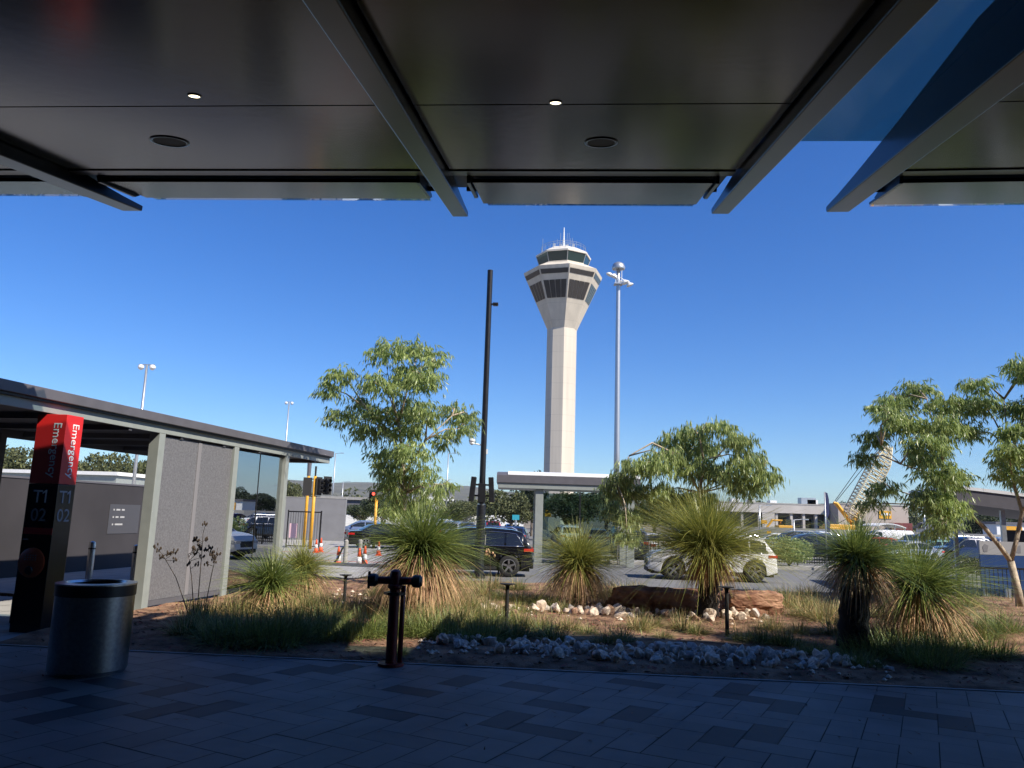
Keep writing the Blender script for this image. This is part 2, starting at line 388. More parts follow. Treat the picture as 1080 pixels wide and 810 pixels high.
for u0, u1 in bays:
    soffit(A, u0, u1, -13, -8.2); soffit(A, u0, u1, -8.19, j1v-.008); soffit(A, u0, u1, j1v+.004, j2v)
    eave(A, u0+.2, u1-.17, .36 if u0 > -2 else .12 if u0 > -6 else -.05)
for u0, u1, tv in ((-5.0, -4.74, .42), (-.80, -.60, .66), (2.39, 2.60, .42)): beam(A, u0, u1, tv)
MB().box(-16, 2.3, -13, j2v, .2, .24).build('roof_lining', m_gutter, A)
BROT = Matrix.Translation((3.83, .28, 0)) @ Matrix.Rotation(R(-4), 4, 'Z') @ Matrix.Translation((-3.83, -.28, 0))
B = canopy('dark canopy wing overhead at right, beyond the blue glass strip, with tapering fin beam')
B.matrix_world = CMX @ BROT
MB().box(3.97, 18, -13, j2v+.1, .46, .5).build('roof_deck', m_deck, B)
MB().box(3.97, 18, j2v+.022, j2v+.20, SW-.012, SW+.05).build('edge_trim', m_beam, B)
MB().box(3.97, 18, j2v+.12, j2v+.15, SW+.05, .46).build('fascia', m_gutter, B)
MB().box(3.97, 18, j2v+.205, j2v+1.0, SW+.06, SW+.12).build('gutter', m_gutter, B)
MB().box(3.97, 18, -13, j2v, .2, .24).build('roof_lining', m_gutter, B)
soffit(B, 3.98, 18, -13, -8.2); soffit(B, 3.98, 18, -8.19, j1v-.008); soffit(B, 3.98, 18, j1v+.004, j2v); eave(B, 4.2, 17.8)
beam(B, 3.70, 3.96, .28, h1=.5); beam(B, 8.2, 8.42, .5)
gp = MB(); gp.box(2.61, 3.69, -13, -1.38, .33, .345)
tag(gp.build('roof_glass', g_blue), 'blue tinted glass roof strip between the two dark canopies', 'glass roof').matrix_world = CMX
# lights and speakers recessed in the soffit
def recessed(kind, px, py, rad, label, lit):
    u_, v_ = cf(px, py, SW); t = thing(kind, label, 'ceiling light' if lit else 'speaker'); t.matrix_world = CMX @ Matrix.Translation((u_, v_, SW-.003))
    MB().lathe([(rad, .003), (rad*1.16, .002), (rad*1.16, -.004), (rad, -.006), (rad*.96, .0), (rad*.96, .003)], 28, close=False).build('frame', m_beam, t, smooth=True)
    MB().lathe([(rad*.97, .0), (rad*.5, -.001)], 28).build('lens' if lit else 'grille', m_lamp if lit else m_darkspk, t)
recessed('downlight', 205, 101, .045, 'small lit downlight in the left canopy panel', True)
recessed('downlight', 586, 108, .045, 'small lit downlight in the middle canopy panel', True)
recessed('ceiling_speaker', 179, 149, .15, 'round black speaker set in the left canopy panel', False)
recessed('ceiling_speaker', 634, 150, .13, 'round black speaker set in the middle canopy panel', False)
# unseen terminal facade added behind the viewer, made tall to block the sun
fac = thing('unseen_shade_facade', 'unseen dark glazed terminal wall added behind the covered paving to block sun', 'building', (0, -3.5, 0), R(-4))
MB().box(-40, 45, -.4, 0, 0, 23.6).build('wall', m_darkwall, fac)
for i in range(12): MB().box(-29+i*5, -24.2+i*5, 0.003, .05, .2, 2.8).build('window', m_carglass, fac)

# ------------------------------------------------------------------ kiosk shelter (left)
K = thing('kiosk_shelter', 'long grey flat roofed shelter with speckled wall panel and glass bays at left', 'shelter', KO, KRZ)
YA, YB = -9.0, 7.2
MB().box(-3.4, .10, YA, YB, 3.16, 3.31).build('roof', m_kroof, K, bevel=.01)
MB().box(-3.36, .06, YA, YB-.04, 3.125, 3.158).build('shadow_gap', m_gutter, K)
MB().box(-.02, .0, YA, YB-.02, 2.99, 3.13).build('front_beam', m_kgrey, K, bevel=.006)
f2 = MB(); f2.box(-3.3, -.024, YB-.06, YB-.02, 2.99, 3.13); f2.build('end_beam', m_kgrey, K)
MB().box(-3.36, -3.3, YA, YB-.02, 2.9, 3.12).build('rear_beam', m_kunder, K)
MB().box(-3.29, -.03, YA, YB-.07, 3.05, 3.10).build('soffit', m_kunder, K)
for k in range(11): MB().box(-3.29, -.03, YA+.8+k*1.45, YA+.88+k*1.45, 2.95, 3.04).build('rafter', m_kunder, K)
for y0 in (-.16, 2.36, 4.66): MB().box(-.20, -.0015, y0, y0+.17, .0, 2.988).build('post', m_kgrey, K, bevel=.008)
for y0 in (-6.2, -.16, 4.66): MB().box(-3.29, -3.15, y0, y0+.14, .0, 2.95).build('rear_post', m_kunder, K, bevel=.008)
# speckled perforated panel
mp = mat('speckled_panel', (.235, .22, .225), .55, .25)
N = mp.node_tree.nodes; L = mp.node_tree.links; vo = N.new('ShaderNodeTexNoise'); vo.inputs['Scale'].default_value = 30; vo.inputs['Detail'].default_value = 6; vo.inputs['Roughness'].default_value = .8
tc = N.new('ShaderNodeTexCoord'); L.new(tc.outputs['Object'], vo.inputs['Vector']); rp = N.new('ShaderNodeValToRGB')
rp.color_ramp.elements[0].position = .38; rp.color_ramp.elements[1].position = .6; rp.color_ramp.elements[0].color = (.13, .13, .138, 1); rp.color_ramp.elements[1].color = (.225, .223, .235, 1)
L.new(vo.outputs['Fac'], rp.inputs['Fac']); L.new(rp.outputs['Color'], N['Principled BSDF'].inputs['Base Color'])
for y0, y1 in ((.02, 1.185), (1.19, 2.355)): MB().box(-.10, -.06, y0, y1, .15, 2.95).build('wall_panel', mp, K)
MB().box(-.058, -.052, 1.13, 1.24, .152, 2.95).build('panel_seam', mat('panel_seam', (.26, .25, .26), .5, .2), K)
MB().box(-.12, -.04, .02, 2.355, .06, .145).build('bottom_rail', m_kroof, K)
for y0, y1 in ((2.535, 3.585), (3.6, 4.655)): MB().box(-.10, -.085, y0, y1, .12, 2.93).build('glass_pane', g_kiosk, K)
MB().box(-.11, -.075, 3.586, 3.599, .12, 2.93).build('mullion', m_gutter, K)
MB().box(-.12, -.06, 2.535, 4.655, .06, .118).build('sill_rail', m_gutter, K)
# bench inside
bw = thing('bench', 'timber topped bench inside the grey shelter behind the round bin', 'bench', kw(-.62, -1.3), KRZ)
for k in range(5): MB().box(-.24+k*.1, -.15+k*.1, -1.0, 1.0, .41, .455).build('slat', m_wood, bw, bevel=.006)
for y in (-.7, .7): MB().box(-.18, .18, y-.04, y+.04, 0, .405).build('leg', m_matblack, bw)
# bollards
def bollard(p, label):
    t = thing('bollard', label, 'bollard', p, 0, 'steel bollards beyond the shelter')
    MB().lathe([(.075, 0), (.075, .80), (.065, .86), (.03, .88)], 20).build('tube', m_steel, t, auto=40)
    MB().lathe([(.078, .70), (.078, .73)], 20).build('band', m_matblack, t)
bollard(gr(93, 612, .01), 'stainless bollard before the dark wall, nearest the help pylon')
bollard(gr(140, 618, .01), 'stainless bollard close beside the speckled shelter wall')
# dark wall behind the shelter
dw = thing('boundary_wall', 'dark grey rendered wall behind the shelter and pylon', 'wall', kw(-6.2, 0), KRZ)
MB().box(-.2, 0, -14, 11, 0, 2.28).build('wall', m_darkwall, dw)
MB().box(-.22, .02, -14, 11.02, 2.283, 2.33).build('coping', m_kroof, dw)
MB().box(.004, .012, 7.0, 8.3, .95, 1.75).build('notice_panel', mat('notice', (.07, .07, .08), .4), dw)
nb = MB()
for r_, wds in enumerate(((.05, .16, .12), (.05, .12, .18), (.05, .32))):
    y = 7.15
    for wd in wds: nb.box(.014, .017, y, y+wd, 1.58-r_*.2, 1.625-r_*.2); y += wd+.07
nb.build('notice_lines', mat('notice_mark', (.42, .42, .42), .5), dw)

# ------------------------------------------------------------------ help-point pylon
PR = -math.atan(.18)
P = thing('emergency_pylon', 'tall red and black emergency help point pylon beside the shelter', 'sign', (-6.42, 11.06, 0), PR)
PW, PD, PH = .47, .33, 2.97
MB().box(-PW/2, PW/2, -PD/2, PD/2, .0, 2.00).build('lower_body', m_signblack, P, bevel=.006)
MB().box(-PW/2, PW/2, -PD/2, PD/2, 2.003, PH).build('red_panel', m_red, P, bevel=.006)
ff = Matrix.Translation((0, -PD/2-.003, 0)) @ Matrix.Rotation(math.pi/2, 4, 'X')
fs = Matrix.Translation((PW/2+.003, 0, 0)) @ Matrix.Rotation(math.pi/2, 4, 'Z') @ Matrix.Rotation(math.pi/2, 4, 'X')
def ptext(body, size, Mx, m, nm='lettering'): return text_mesh(body, size, nm, m, P, Mx, .002)
rot = Matrix.Rotation(-math.pi/2, 4, 'Z')
ptext('Emergency', .175, ff @ Matrix.Translation((.05, 2.86, 0)) @ rot, m_letter)
ptext('Emergency', .175, fs @ Matrix.Translation((-.03, 2.86, 0)) @ rot, m_letter)
for Mx, dx, mm in ((ff, -.14, m_letter), (fs, -.13, m_greyletter)):
    ptext('T', .25, Mx @ Matrix.Translation((dx, 1.74, 0)), mm)
    q = MB(); q.prism([(.215, 0), (.215, .178), (.195, .178), (.150, .143), (.150, .118), (.190, .146), (.190, 0)], 'z', 0, .002)
    q.v = [tuple(Mx @ Matrix.Translation((dx, 1.74, 0)) @ Vector(v)) for v in q.v]; q.build('lettering', mm, P)
    ptext('02', .25, Mx @ Matrix.Translation((dx, 1.49, 0)), m_greyletter)
MB().box(-PW/2+.02, PW/2-.002, -PD/2-.006, -PD/2-.001, 1.31, 1.40).build('red_band', m_red, P)
MB().box(-.2, -.12, -PD/2-.006, -PD/2-.001, 1.23, 1.245).build('label_strip', m_greyletter, P)
hp = MB(); hp.lathe([(.20, 0), (.20, -.02), (.17, -.035), (.0, -.04)], 28, axis='y', c=(-.02, -PD/2-.001, .93)); hpo = hp.build('help_point', m_orange, P, auto=30)
MB().lathe([(.06, -.036), (.05, -.055), (.0, -.06)], 20, axis='y', c=(-.02, -PD/2, .83)).build('call_button', m_black, hpo, auto=30)
sp = MB()
for k in range(3):
    for q in range(5): sp.lathe([(.008, -.036), (.008, -.044)], 8, axis='y', c=(-.10+q*.04, -PD/2, 1.03-k*.03))
sp.build('speaker_holes', m_greyletter, hpo)

# ------------------------------------------------------------------ bin
bp_ = gr(95, 716); bt = thing('litter_bin', 'round brushed steel litter bin with black collar on the paving', 'bin', (bp_.x-.22, bp_.y+.35, 0))
RB = .385
MB().lathe([(RB*.96, 0), (RB*.97, .03), (RB, .04), (RB, .80)], 64).build('drum', m_bin, bt, auto=30)
MB().lathe([(RB+.008, .79), (RB+.008, .90), (RB-.02, .90), (RB-.02, .79)], 64).build('collar', m_black, bt, auto=30)
MB().lathe([(RB-.02, .90), (RB+.012, .902), (RB+.012, .917), (RB-.09, .925), (RB-.10, .90)], 64, close=False).build('rim', m_steel, bt, auto=30)
MB().lathe([(RB-.1, .86), (.02, .85)], 48).build('inner_liner', m_matblack, bt)

# ------------------------------------------------------------------ garden bollard lights
def bollard_light(p, h, label, r=.03):
    t = thing('bollard_light', label, 'garden light', p, 0, 'black garden lights')
    MB().lathe([(.06, 0), (.06, .015), (r, .02), (r, h-.05)], 16).build('post', m_matblack, t, auto=30)
    MB().lathe([(r*.8, h-.05), (.05, h-.03), (.115, h-.018), (.12, h-.006), (.05, h)], 24).build('lamp_head', m_matblack, t, auto=40)
bollard_light(G(534, 660), .66, 'black mushroom garden light in front of the black car')
bollard_light(G(767, 672), .76, 'black mushroom garden light beneath the middle grass tree')
bollard_light(G(363, 634), .50, 'short black garden light among dry grass near the traffic cones')
bollard_light(gr(108, 668, 0)+Vector((0, .2, 0)), .60, 'black mushroom garden light behind the round bin')
bollard_light(G(500, 606, -.1)+Vector((.9, 0, 0)), .45, 'small black garden light at the kerb by the black car rear')

# ------------------------------------------------------------------ red standpipe
hb = G(412, 701); H = thing('fire_hydrant', 'tall red fire standpipe with black valve caps at the paving edge', 'hydrant', hb)
MB().lathe([(.15, 0), (.15, .03), (.065, .035), (.06, .86), (.085, .88), (.085, .91), (.07, .92), (.07, 1.02), (.06, 1.07), (.03, 1.09)], 24).build('riser', m_hyd, H, auto=35)
MB().tube([(.095, .05, 0), (.095, .05, .9)], .03, 12).build('side_pipe', m_hyd, H, smooth=True)
MB().lathe([(.045, -.26), (.045, .24)], 16, axis='x', c=(0, 0, .96)).build('outlet_arm', m_hyd, H, auto=35)
for sx in (-1, 1):
    MB().lathe([(.06, 0), (.075, .03), (.075, .09), (.05, .12)][::1], 16, axis='x', c=(.2 if sx > 0 else -.32, 0, .96)).build('cap', m_black, H, auto=35)
MB().box(-.325, -.295, -.02, .02, .86, 1.06).build('valve_handle', m_black, H, bevel=.008)
MB().lathe([(.13, .80), (.13, .83)], 6, c=(0, 0, 0)).build('flange', m_black, H)

# ------------------------------------------------------------------ foliage tools
def leaf(mb, p, d, L_, W_, rnd, mi=0):
    d = d.normalized(); s_ = d.cross(Vector((rnd.uniform(-1, 1), rnd.uniform(-1, 1), rnd.uniform(-.3, .3)))).normalized()
    n = s_.cross(d); m = p+d*L_*.45+n*L_*.05
    mb.add([p, m+s_*W_*.5, p+d*L_-n*L_*.06, m-s_*W_*.5], [(0, 1, 2, 3)], mi)
def gum(label, base, trunk, limbs, clumps, nleaf, seed, lm, LL=.17, LW=.036, droop=1.0, spread=.4):
    rnd = random.Random(seed); t = thing('gum_tree', label, 'tree', base)
    tb = MB(); tb.tube(trunk[0], trunk[1], 10)
    for pts, rad in limbs: tb.tube(pts, rad, 8)
    nodes = [Vector(p) for p in trunk[0][len(trunk[0])//2:]]+[Vector(q) for pts, _ in limbs for q in pts[1:]]
    cr = MB(); tot = sum(c[3]*c[4] for c in clumps)
    for cx, cy, cz, rx, rz_ in clumps:
        c = Vector((cx, cy, cz)); nd = min(nodes, key=lambda q: (q-c).length+(.8 if q.z > c.z else 0))
        mid = nd.lerp(c, .5)+Vector((rnd.uniform(-.1, .1), rnd.uniform(-.1, .1), .12))
        tb.tube([nd, mid, c], [.024, .016, .008], 5)
        for _ in range(4):
            e = c+Vector((rnd.uniform(-1, 1)*rx, rnd.uniform(-1, 1)*rx, rnd.uniform(-.5, 1)*rz_))*.8; tb.tube([c.lerp(mid, .2), c.lerp(e, .5)+Vector((0, 0, .06)), e], [.009, .006, .003], 4)
        ns = max(3, int(nleaf*rx*rz_/tot/9))
        for _ in range(ns):
            while True:
                q = Vector((rnd.uniform(-1, 1), rnd.uniform(-1, 1), rnd.uniform(-1, 1)))
                if q.length < 1: break
            q = q*(.55+.45*rnd.random()) if q.length > .3 else q*1.8
            p = c+Vector((q.x*rx, q.y*rx, q.z*rz_)); sd_ = Vector((q.x+rnd.uniform(-.6, .6), q.y+rnd.uniform(-.6, .6), rnd.uniform(-.3, .5))).normalized()
            ln_ = rnd.uniform(.15, .38)
            for k in range(rnd.randint(6, 12)):
                f = rnd.random(); pp = p+sd_*ln_*f+Vector((0, 0, -droop*.22*f*f*ln_))
                d = sd_*rnd.uniform(.0, .7)*spread*2+Vector((rnd.uniform(-1, 1)*spread, rnd.uniform(-1, 1)*spread, -rnd.uniform(.35, 1.1)*droop))
                leaf(cr, pp, d, LL*rnd.uniform(.6, 1.25), LW*rnd.uniform(.7, 1.2), rnd)
    tb.build('trunk', m_bark, t, smooth=True); cr.build('crown', lm, t, normals=False)
    return t
def px_local(base, Y, lst, rnd, ydep=.8):
    out = []
    for x, y, rx, rz_ in lst:
        p = at(x, y, Y); s_ = Y/FPX*.82; out.append((p.x-base.x, rnd.uniform(-ydep, ydep), p.z-base.z, rx*s_, rz_*s_))
    return out
rr = random.Random(3)
# tree 1: young gum left of the lamp post
Y1 = 18.0; b1 = Vector((at(424, 600, Y1).x, Y1, gz(at(424, 600, Y1).x, Y1)-.05))
def L1(x, y, dy=0): p = at(x, y, Y1); return (p.x-b1.x, dy, p.z-b1.z)
cl = px_local(b1, Y1, [(415,372,24,15),(445,368,24,14),(460,382,14,14),(400,372,12,12),(430,395,28,20),(405,410,22,18),(452,405,22,18),(428,425,30,18),(365,398,16,14),(352,412,13,18),(372,420,17,14),(362,440,20,14),(385,452,20,18),(400,436,20,16),(425,452,26,18),(450,440,20,16),(478,432,18,14),(495,438,11,13),(485,452,16,10),(468,462,14,12),(410,478,26,16),(440,478,24,16),(404,492,14,14),(420,500,22,16),(448,498,16,14),(462,518,11,10),(470,510,10,10),(412,518,16,12),(437,512,12,12),(408,508,14,12),(425,530,20,12),(446,524,12,10),(416,540,12,10)], rr, .75)
gum('young gum tree with airy bright crown left of the black lamp post', b1, ([(0, 0, 0), L1(424, 560), L1(428, 520), L1(424, 480, .05), L1(420, 445, .05)], [.055, .05, .045, .035, .03]),
    [([L1(424, 480, .05), L1(410, 455, .2), L1(385, 430, .3), L1(368, 405, .2)], [.03, .024, .018, .01]), ([L1(426, 500), L1(450, 465, -.2), L1(478, 440, -.3)], [.028, .02, .01]), ([L1(420, 445, .05), L1(430, 410), L1(440, 375)], [.03, .02, .01]), ([L1(420, 445, .05), L1(410, 410, .3), L1(405, 380, .3)], [.026, .018, .01])],
    cl, 20000, 11, m_leafA, LL=.17, LW=.027, droop=1.25)
# tree 2: weeping gum right of the mast
Y2 = 22.0; b2 = Vector((at(742, 605, Y2).x, 20.2, 0)); b2.z = gz(b2.x, 20.2)-.3; b2.y = Y2-1.8; Y2 = b2.y
def L2(x, y, dy=0): p = at(x, y, Y2); return (p.x-b2.x, dy, p.z-b2.z)
cl = px_local(b2, Y2, [(735,452,24,12),(755,450,22,12),(715,460,18,12),(740,470,34,16),(770,466,20,14),(780,485,22,16),(800,500,14,18),(812,512,8,10),(700,480,24,14),(735,492,32,18),(765,500,26,18),(785,512,18,14),(690,492,22,16),(668,490,18,10),(655,500,16,14),(648,515,14,16),(668,515,20,18),(695,518,24,18),(722,522,20,16),(748,522,18,14),(650,535,12,14),(662,545,14,18),(658,565,11,13),(684,540,14,12)], rr, .9)
gum('weeping gum tree behind the middle grass tree, right of the glass shelter', b2, ([(0, 0, 0), L2(742, 560), L2(738, 520), L2(742, 485)], [.07, .06, .05, .035]),
    [([L2(738, 520), L2(720, 480, .3), L2(690, 466, .3), L2(665, 480, .2), L2(652, 510, .1)], [.035, .03, .024, .016, .008]), ([L2(740, 500), L2(765, 470, -.2), L2(795, 482, -.3)], [.03, .02, .008]), ([L2(742, 485), L2(738, 462), L2(745, 445)], [.03, .02, .008])],
    cl, 20500, 12, m_leafB, LL=.21, LW=.028, droop=1.5, spread=.3)
# tree 3: forked gum at right
Y3 = 16.8; b3 = Vector((at(1077, 652, Y3).x, Y3, 0)); b3.z = gz(b3.x, Y3)-.05
def L3(x, y, dy=0): p = at(x, y, Y3); return (p.x-b3.x, dy, p.z-b3.z)
cl = px_local(b3, Y3, [(985,405,22,13),(960,418,22,14),(1000,425,18,18),(940,428,16,12),(928,442,12,12),(934,458,16,14),(955,445,24,18),(985,450,22,18),(960,470,26,16),(990,480,20,16),(930,480,12,12),(975,500,26,16),(945,512,14,12),(1000,505,18,16),(965,525,20,16),(990,532,22,16),(1005,540,14,12),(935,530,10,12),(978,552,14,10),(992,560,10,12),
    (1060,390,20,13),(1040,402,16,12),(1080,395,22,16),(1035,425,16,14),(1060,420,22,18),(1085,430,22,20),(1040,450,18,16),(1065,455,22,16),(1045,478,20,14),(1070,485,22,14),(1100,470,24,22),(1110,420,24,22),(1050,500,14,8),(1090,505,20,12),(1120,500,20,16)], rr, .8)
gum('forked gum tree with pale leaning trunk at the right of the garden', b3, ([(0, 0, 0), L3(1074, 625), L3(1066, 592)], [.085, .075, .07]),
    [([L3(1066, 592), L3(1055, 575, .05), L3(1040, 555, .1), L3(1020, 535, .15), L3(1005, 520, .2), L3(1002, 490, .25), L3(990, 450, .2), L3(980, 420, .1)], [.055, .05, .046, .042, .036, .026, .018, .01]),
     ([L3(1066, 592), L3(1072, 570), L3(1078, 540), L3(1072, 510, .1), L3(1066, 470, .1), L3(1062, 420, .1)], [.055, .048, .042, .034, .024, .01]),
     ([L3(1078, 540), L3(1092, 505, -.2), L3(1105, 450, -.2)], [.03, .024, .01]), ([L3(1005, 520, .2), L3(980, 500, -.1), L3(945, 490, -.2), L3(925, 470, -.2)], [.024, .018, .012, .007]),
     ([L3(1020, 535, .15), L3(1000, 545, -.1), L3(985, 545, -.2)], [.018, .012, .006])],
    cl, 29000, 13, m_leafC, LL=.17, LW=.027, droop=1.2)

def blade(mb, p, az, el, L_, W_, g, rnd, nseg=4, mi=0):
    d = Vector((math.cos(az)*math.cos(el), math.sin(az)*math.cos(el), math.sin(el)))
    s_ = Vector((-math.sin(az), math.cos(az), rnd.uniform(-.6, .6))).normalized(); vs = []; q = p.copy()
    for k in range(nseg+1):
        wd = W_*(1-(k/nseg)**1.5*.85)*.5; vs += [q-s_*wd, q+s_*wd]
        d = (d+Vector((0, 0, -g/nseg))).normalized(); q = q+d*(L_/nseg)
    mb.add(vs, [(2*k, 2*k+1, 2*k+3, 2*k+2) for k in range(nseg)], mi)
def grass_tree(label, base, th, L_, seed, n=1000, ns=420, tr=.15, mt=None, upright=.35, skirt=.8, skl=1.):
    rnd = random.Random(seed); t = thing('grass_tree', label, 'grass tree', base)
    k = MB(); prof = [(tr*1.15, -.05)]
    for i in range(1, 13): prof.append((tr*(1+.12*math.sin(i*2.7)+rnd.uniform(-.06, .06)), th*i/12))
    k.lathe(prof, 14); k.build('trunk', m_char, t, smooth=True)
    f = MB(); s_ = MB(); top = Vector((0, 0, th))
    az0 = rnd.uniform(0, 6.28); t.rotation_euler = (rnd.uniform(-.07, .07), rnd.uniform(-.07, .07), 0)
    for _ in range(n):
        el = R(rnd.triangular(-8, 90, 24+20*upright)); az = rnd.uniform(0, 2*math.pi)
        if math.cos(az-az0) > .3 and rnd.random() < .25: continue
        blade(f, top+Vector((rnd.gauss(0, tr*.35), rnd.gauss(0, tr*.35), rnd.uniform(-.06, .1))), az, el, L_*1.12*rnd.uniform(.5, 1.12)*(1-.42*max(0, math.sin(el))**1.5), .0115, rnd.choice((rnd.uniform(.1, .6), rnd.uniform(.2, .8), rnd.uniform(.6, 1.2))), rnd, 6)
    f.build('crown', mt or m_blade, t, normals=False)
    for _ in range(ns):
        az = rnd.uniform(0, 2*math.pi); el = R(rnd.uniform(-30, 22))
        blade(s_, top+Vector((math.cos(az)*tr*.8, math.sin(az)*tr*.8, rnd.uniform(-.2, .02)*th)), az, el, L_*rnd.uniform(.45, .95)*skl, .0125, rnd.uniform(1.2, 3.6)*skirt, rnd, 5)
    s_.build('dead_skirt', m_skirt, t, normals=False)
    return t
grass_tree('big grass tree with long dark spikes behind the red standpipe', G(437, 652), 1.06, 1.42, 21, 2900, 1500, .17)
grass_tree('grass tree before the glass bus shelter with brown hanging skirt', G(607, 638), .8, 1.25, 22, 2300, 1000, .15, m_blade2)
grass_tree('yellow green grass tree in the middle of the bed before the white car', G(747, 650), 1.12, 1.95, 23, 4200, 1000, .18, m_blade2, skl=.42, upright=.1)
grass_tree('grass tree on a stout black trunk at right of the bed', G(899, 684), 1.2, 1.0, 24, 2200, 600, .2, m_blade, skl=.8)
grass_tree('wide low grass tree nearest the forked gum', G(968, 676), .75, 1.4, 25, 2400, 900, .15, m_blade, upright=.1)
grass_tree('grass tree in front of the shelter glass', G(282, 645), .42, 1.0, 26, 1400, 400, .13, m_blade)
grass_tree('pale green grass tree beside the shelter near the traffic cones', G(318, 632), .52, .95, 27, 1200, 500, .13, m_blade2)

# tussocks and low plants
def tussock_mesh(seed, n, L_, sp, m1, m2, name):
    rnd = random.Random(seed); mb = MB()
    for _ in range(n):
        az = rnd.uniform(0, 6.283); el = R(rnd.uniform(30, 88)); r_ = sp*rnd.random()**.6
        blade(mb, Vector((math.cos(az)*r_, math.sin(az)*r_, -.02)), az+rnd.uniform(-.8, .8), el, L_*rnd.uniform(.45, 1.1), .010, rnd.uniform(.4, 1.6), rnd, 3, 1 if rnd.random() < .35 else 0)
    return mb.mesh(name, [m1, m2])
tm = [tussock_mesh(31, 420, .42, .16, m_tuss, m_tussy, 'tussock'), tussock_mesh(32, 460, .36, .22, m_tuss, m_blade2, 'tussock'), tussock_mesh(33, 420, .5, .2, m_tussy, m_tuss, 'tussock'), tussock_mesh(34, 900, .5, .42, m_tuss, m_blade, 'tussock')]
TL = ['green tufted grass clump growing in the garden mulch', 'yellow green grass clump growing in the garden mulch', 'straw coloured grass clump growing in the garden mulch', 'wide dark green grass clump growing in the garden mulch']
TS = [(545,672,0,1.0),(570,670,1,1.0),(585,676,0,.9),(640,678,2,.8),(655,676,0,.9),(785,676,1,.8),(802,678,0,1.),(828,680,1,1.),(700,672,2,.5),(505,676,1,1.3),(525,670,1,1.1),(490,665,2,1.2),(478,655,2,1.2),(515,650,2,1.0),(545,645,1,1.0),(470,672,3,1.),(455,665,2,1.3),(390,650,2,1.),(375,645,2,1.1),(350,650,2,1.2),(335,662,3,1.1),(305,668,3,1.1),(270,672,3,1.1),(235,668,3,1.),(360,672,3,1.),(215,660,0,1.2),(250,650,2,1.2),(265,645,2,1.),(230,648,2,.9),(205,655,1,.8),
      (565,636,0,1.1),(580,640,1,1.),(596,645,0,.9),(660,628,2,1.),(675,625,2,.9),(530,632,1,.9),(550,634,2,1.),(510,628,2,1.2),(850,650,2,1.1),(870,655,2,1.2),(860,640,0,1.),(845,634,2,1.),(930,670,2,1.2),(915,690,3,.8),(860,690,3,.5),(1005,650,2,1.1),(1015,640,2,1.2),(1035,632,2,1.),(1000,690,3,1.),(1040,690,3,.9),(980,700,3,.9),(420,690,0,.5),(400,640,2,1.2),(330,640,2,1.),(640,640,2,.7),(480,640,2,1.2),(500,640,2,1.1),(455,640,2,1.2),(395,628,0,.8),
      (485,662,0,1.2),(500,668,1,1.2),(515,662,0,1.1),(530,658,1,1.2),(495,652,3,.8),(520,672,3,.8),(550,662,0,.9),(570,662,2,.8),(600,664,2,.7),(620,668,0,.7),(675,664,2,.8),(690,660,0,.7),(720,664,2,.8),(735,668,0,.8),(815,664,2,.8),(845,668,0,.8),(880,668,2,1.),(440,668,3,1.),(425,660,2,1.2),(460,658,2,1.2),(390,668,3,1.),(320,672,3,1.1),(290,678,3,1.),(195,668,0,1.),(250,676,3,1.1),(300,652,2,1.2),(320,648,2,1.1),(345,640,2,1.),(410,628,2,1.),(490,618,0,1.1),(470,622,2,1.2),(520,620,2,1.),(545,622,0,1.),(640,630,2,1.1),(665,634,0,.8),(830,640,2,1.2),(855,628,2,1.),(820,630,0,.8),(890,646,2,1.2),(930,650,2,1.),(950,690,3,1.1),(1020,672,3,1.),(1055,672,3,.8),(905,700,3,.6),(985,690,0,1.)]
for i, (x, y, k, s_) in enumerate(TS):
    o = bpy.data.objects.new('grass_clump', tm[k]); COL.objects.link(o); o.location = G(x, y); o.rotation_euler = (0, 0, RND.uniform(0, 6)); o.scale = (s_, s_, s_*RND.uniform(.6, .95))
    tag(o, TL[k], 'grass clump', TL[k].split(' growing')[0]+'s')
# sparse grass over the mulch
gs = MB(); rg = random.Random(40)
for _ in range(9500):
    y = rg.uniform(10.9, 20.3); x = rg.uniform(gleft(y)+.1, 14)
    if noise2(x*1.3+4, y*1.5) < .16 or rg.random() < .25*(x > 2): continue
    for _k in range(3): blade(gs, Vector((x+rg.gauss(0, .05), y+rg.gauss(0, .05), gz(x, y)-.01)), rg.uniform(0, 6.3), R(rg.uniform(25, 85)), rg.uniform(.06, .22), .009, rg.uniform(.4, 1.5), rg, 3, 0 if rg.random() < .4 else 1)
tag(gs.build('dry_grass', [m_tuss, m_tussy], normals=False), 'sparse dry grass growing through the mulch', 'grass', kind='stuff')
# dried flower stalks by the shelter
dfb = G(205, 655); df = thing('flower_stalk', 'dry branching flower stalks by the speckled shelter wall', 'plant', dfb)
st = MB(); hd = MB(); rq = random.Random(5)
for tx, tz, bx in ((-.58, .95, -.05), (-.18, .98, .0), (.02, 1.30, .03), (.22, 1.08, .12)):
    tip = Vector((tx, rq.uniform(-.1, .1), tz)); b0 = Vector((bx, 0, 0)); mid = b0.lerp(tip, .55)+Vector((0, 0, .10))
    st.tube([b0, mid, tip], [.008, .006, .004], 5)
    for _ in range(7):
        s0 = mid.lerp(tip, rq.uniform(.25, 1)); e = s0+Vector((rq.uniform(-.16, .16), rq.uniform(-.12, .12), rq.uniform(.0, .14))); st.tube([s0, e], [.004, .003], 4)
        hd = MB()
        for _k in range(5):
            c_ = e+Vector((rq.uniform(-.035, .035), rq.uniform(-.03, .03), rq.uniform(-.02, .04))); hd.lathe([(.004, -.02), (.014, 0), (.010, .018), (.002, .026)], 6, c=c_)
        hd.build('seed_head', m_dry, df)
st.build('stem', m_dry, df)
bl_ = MB()
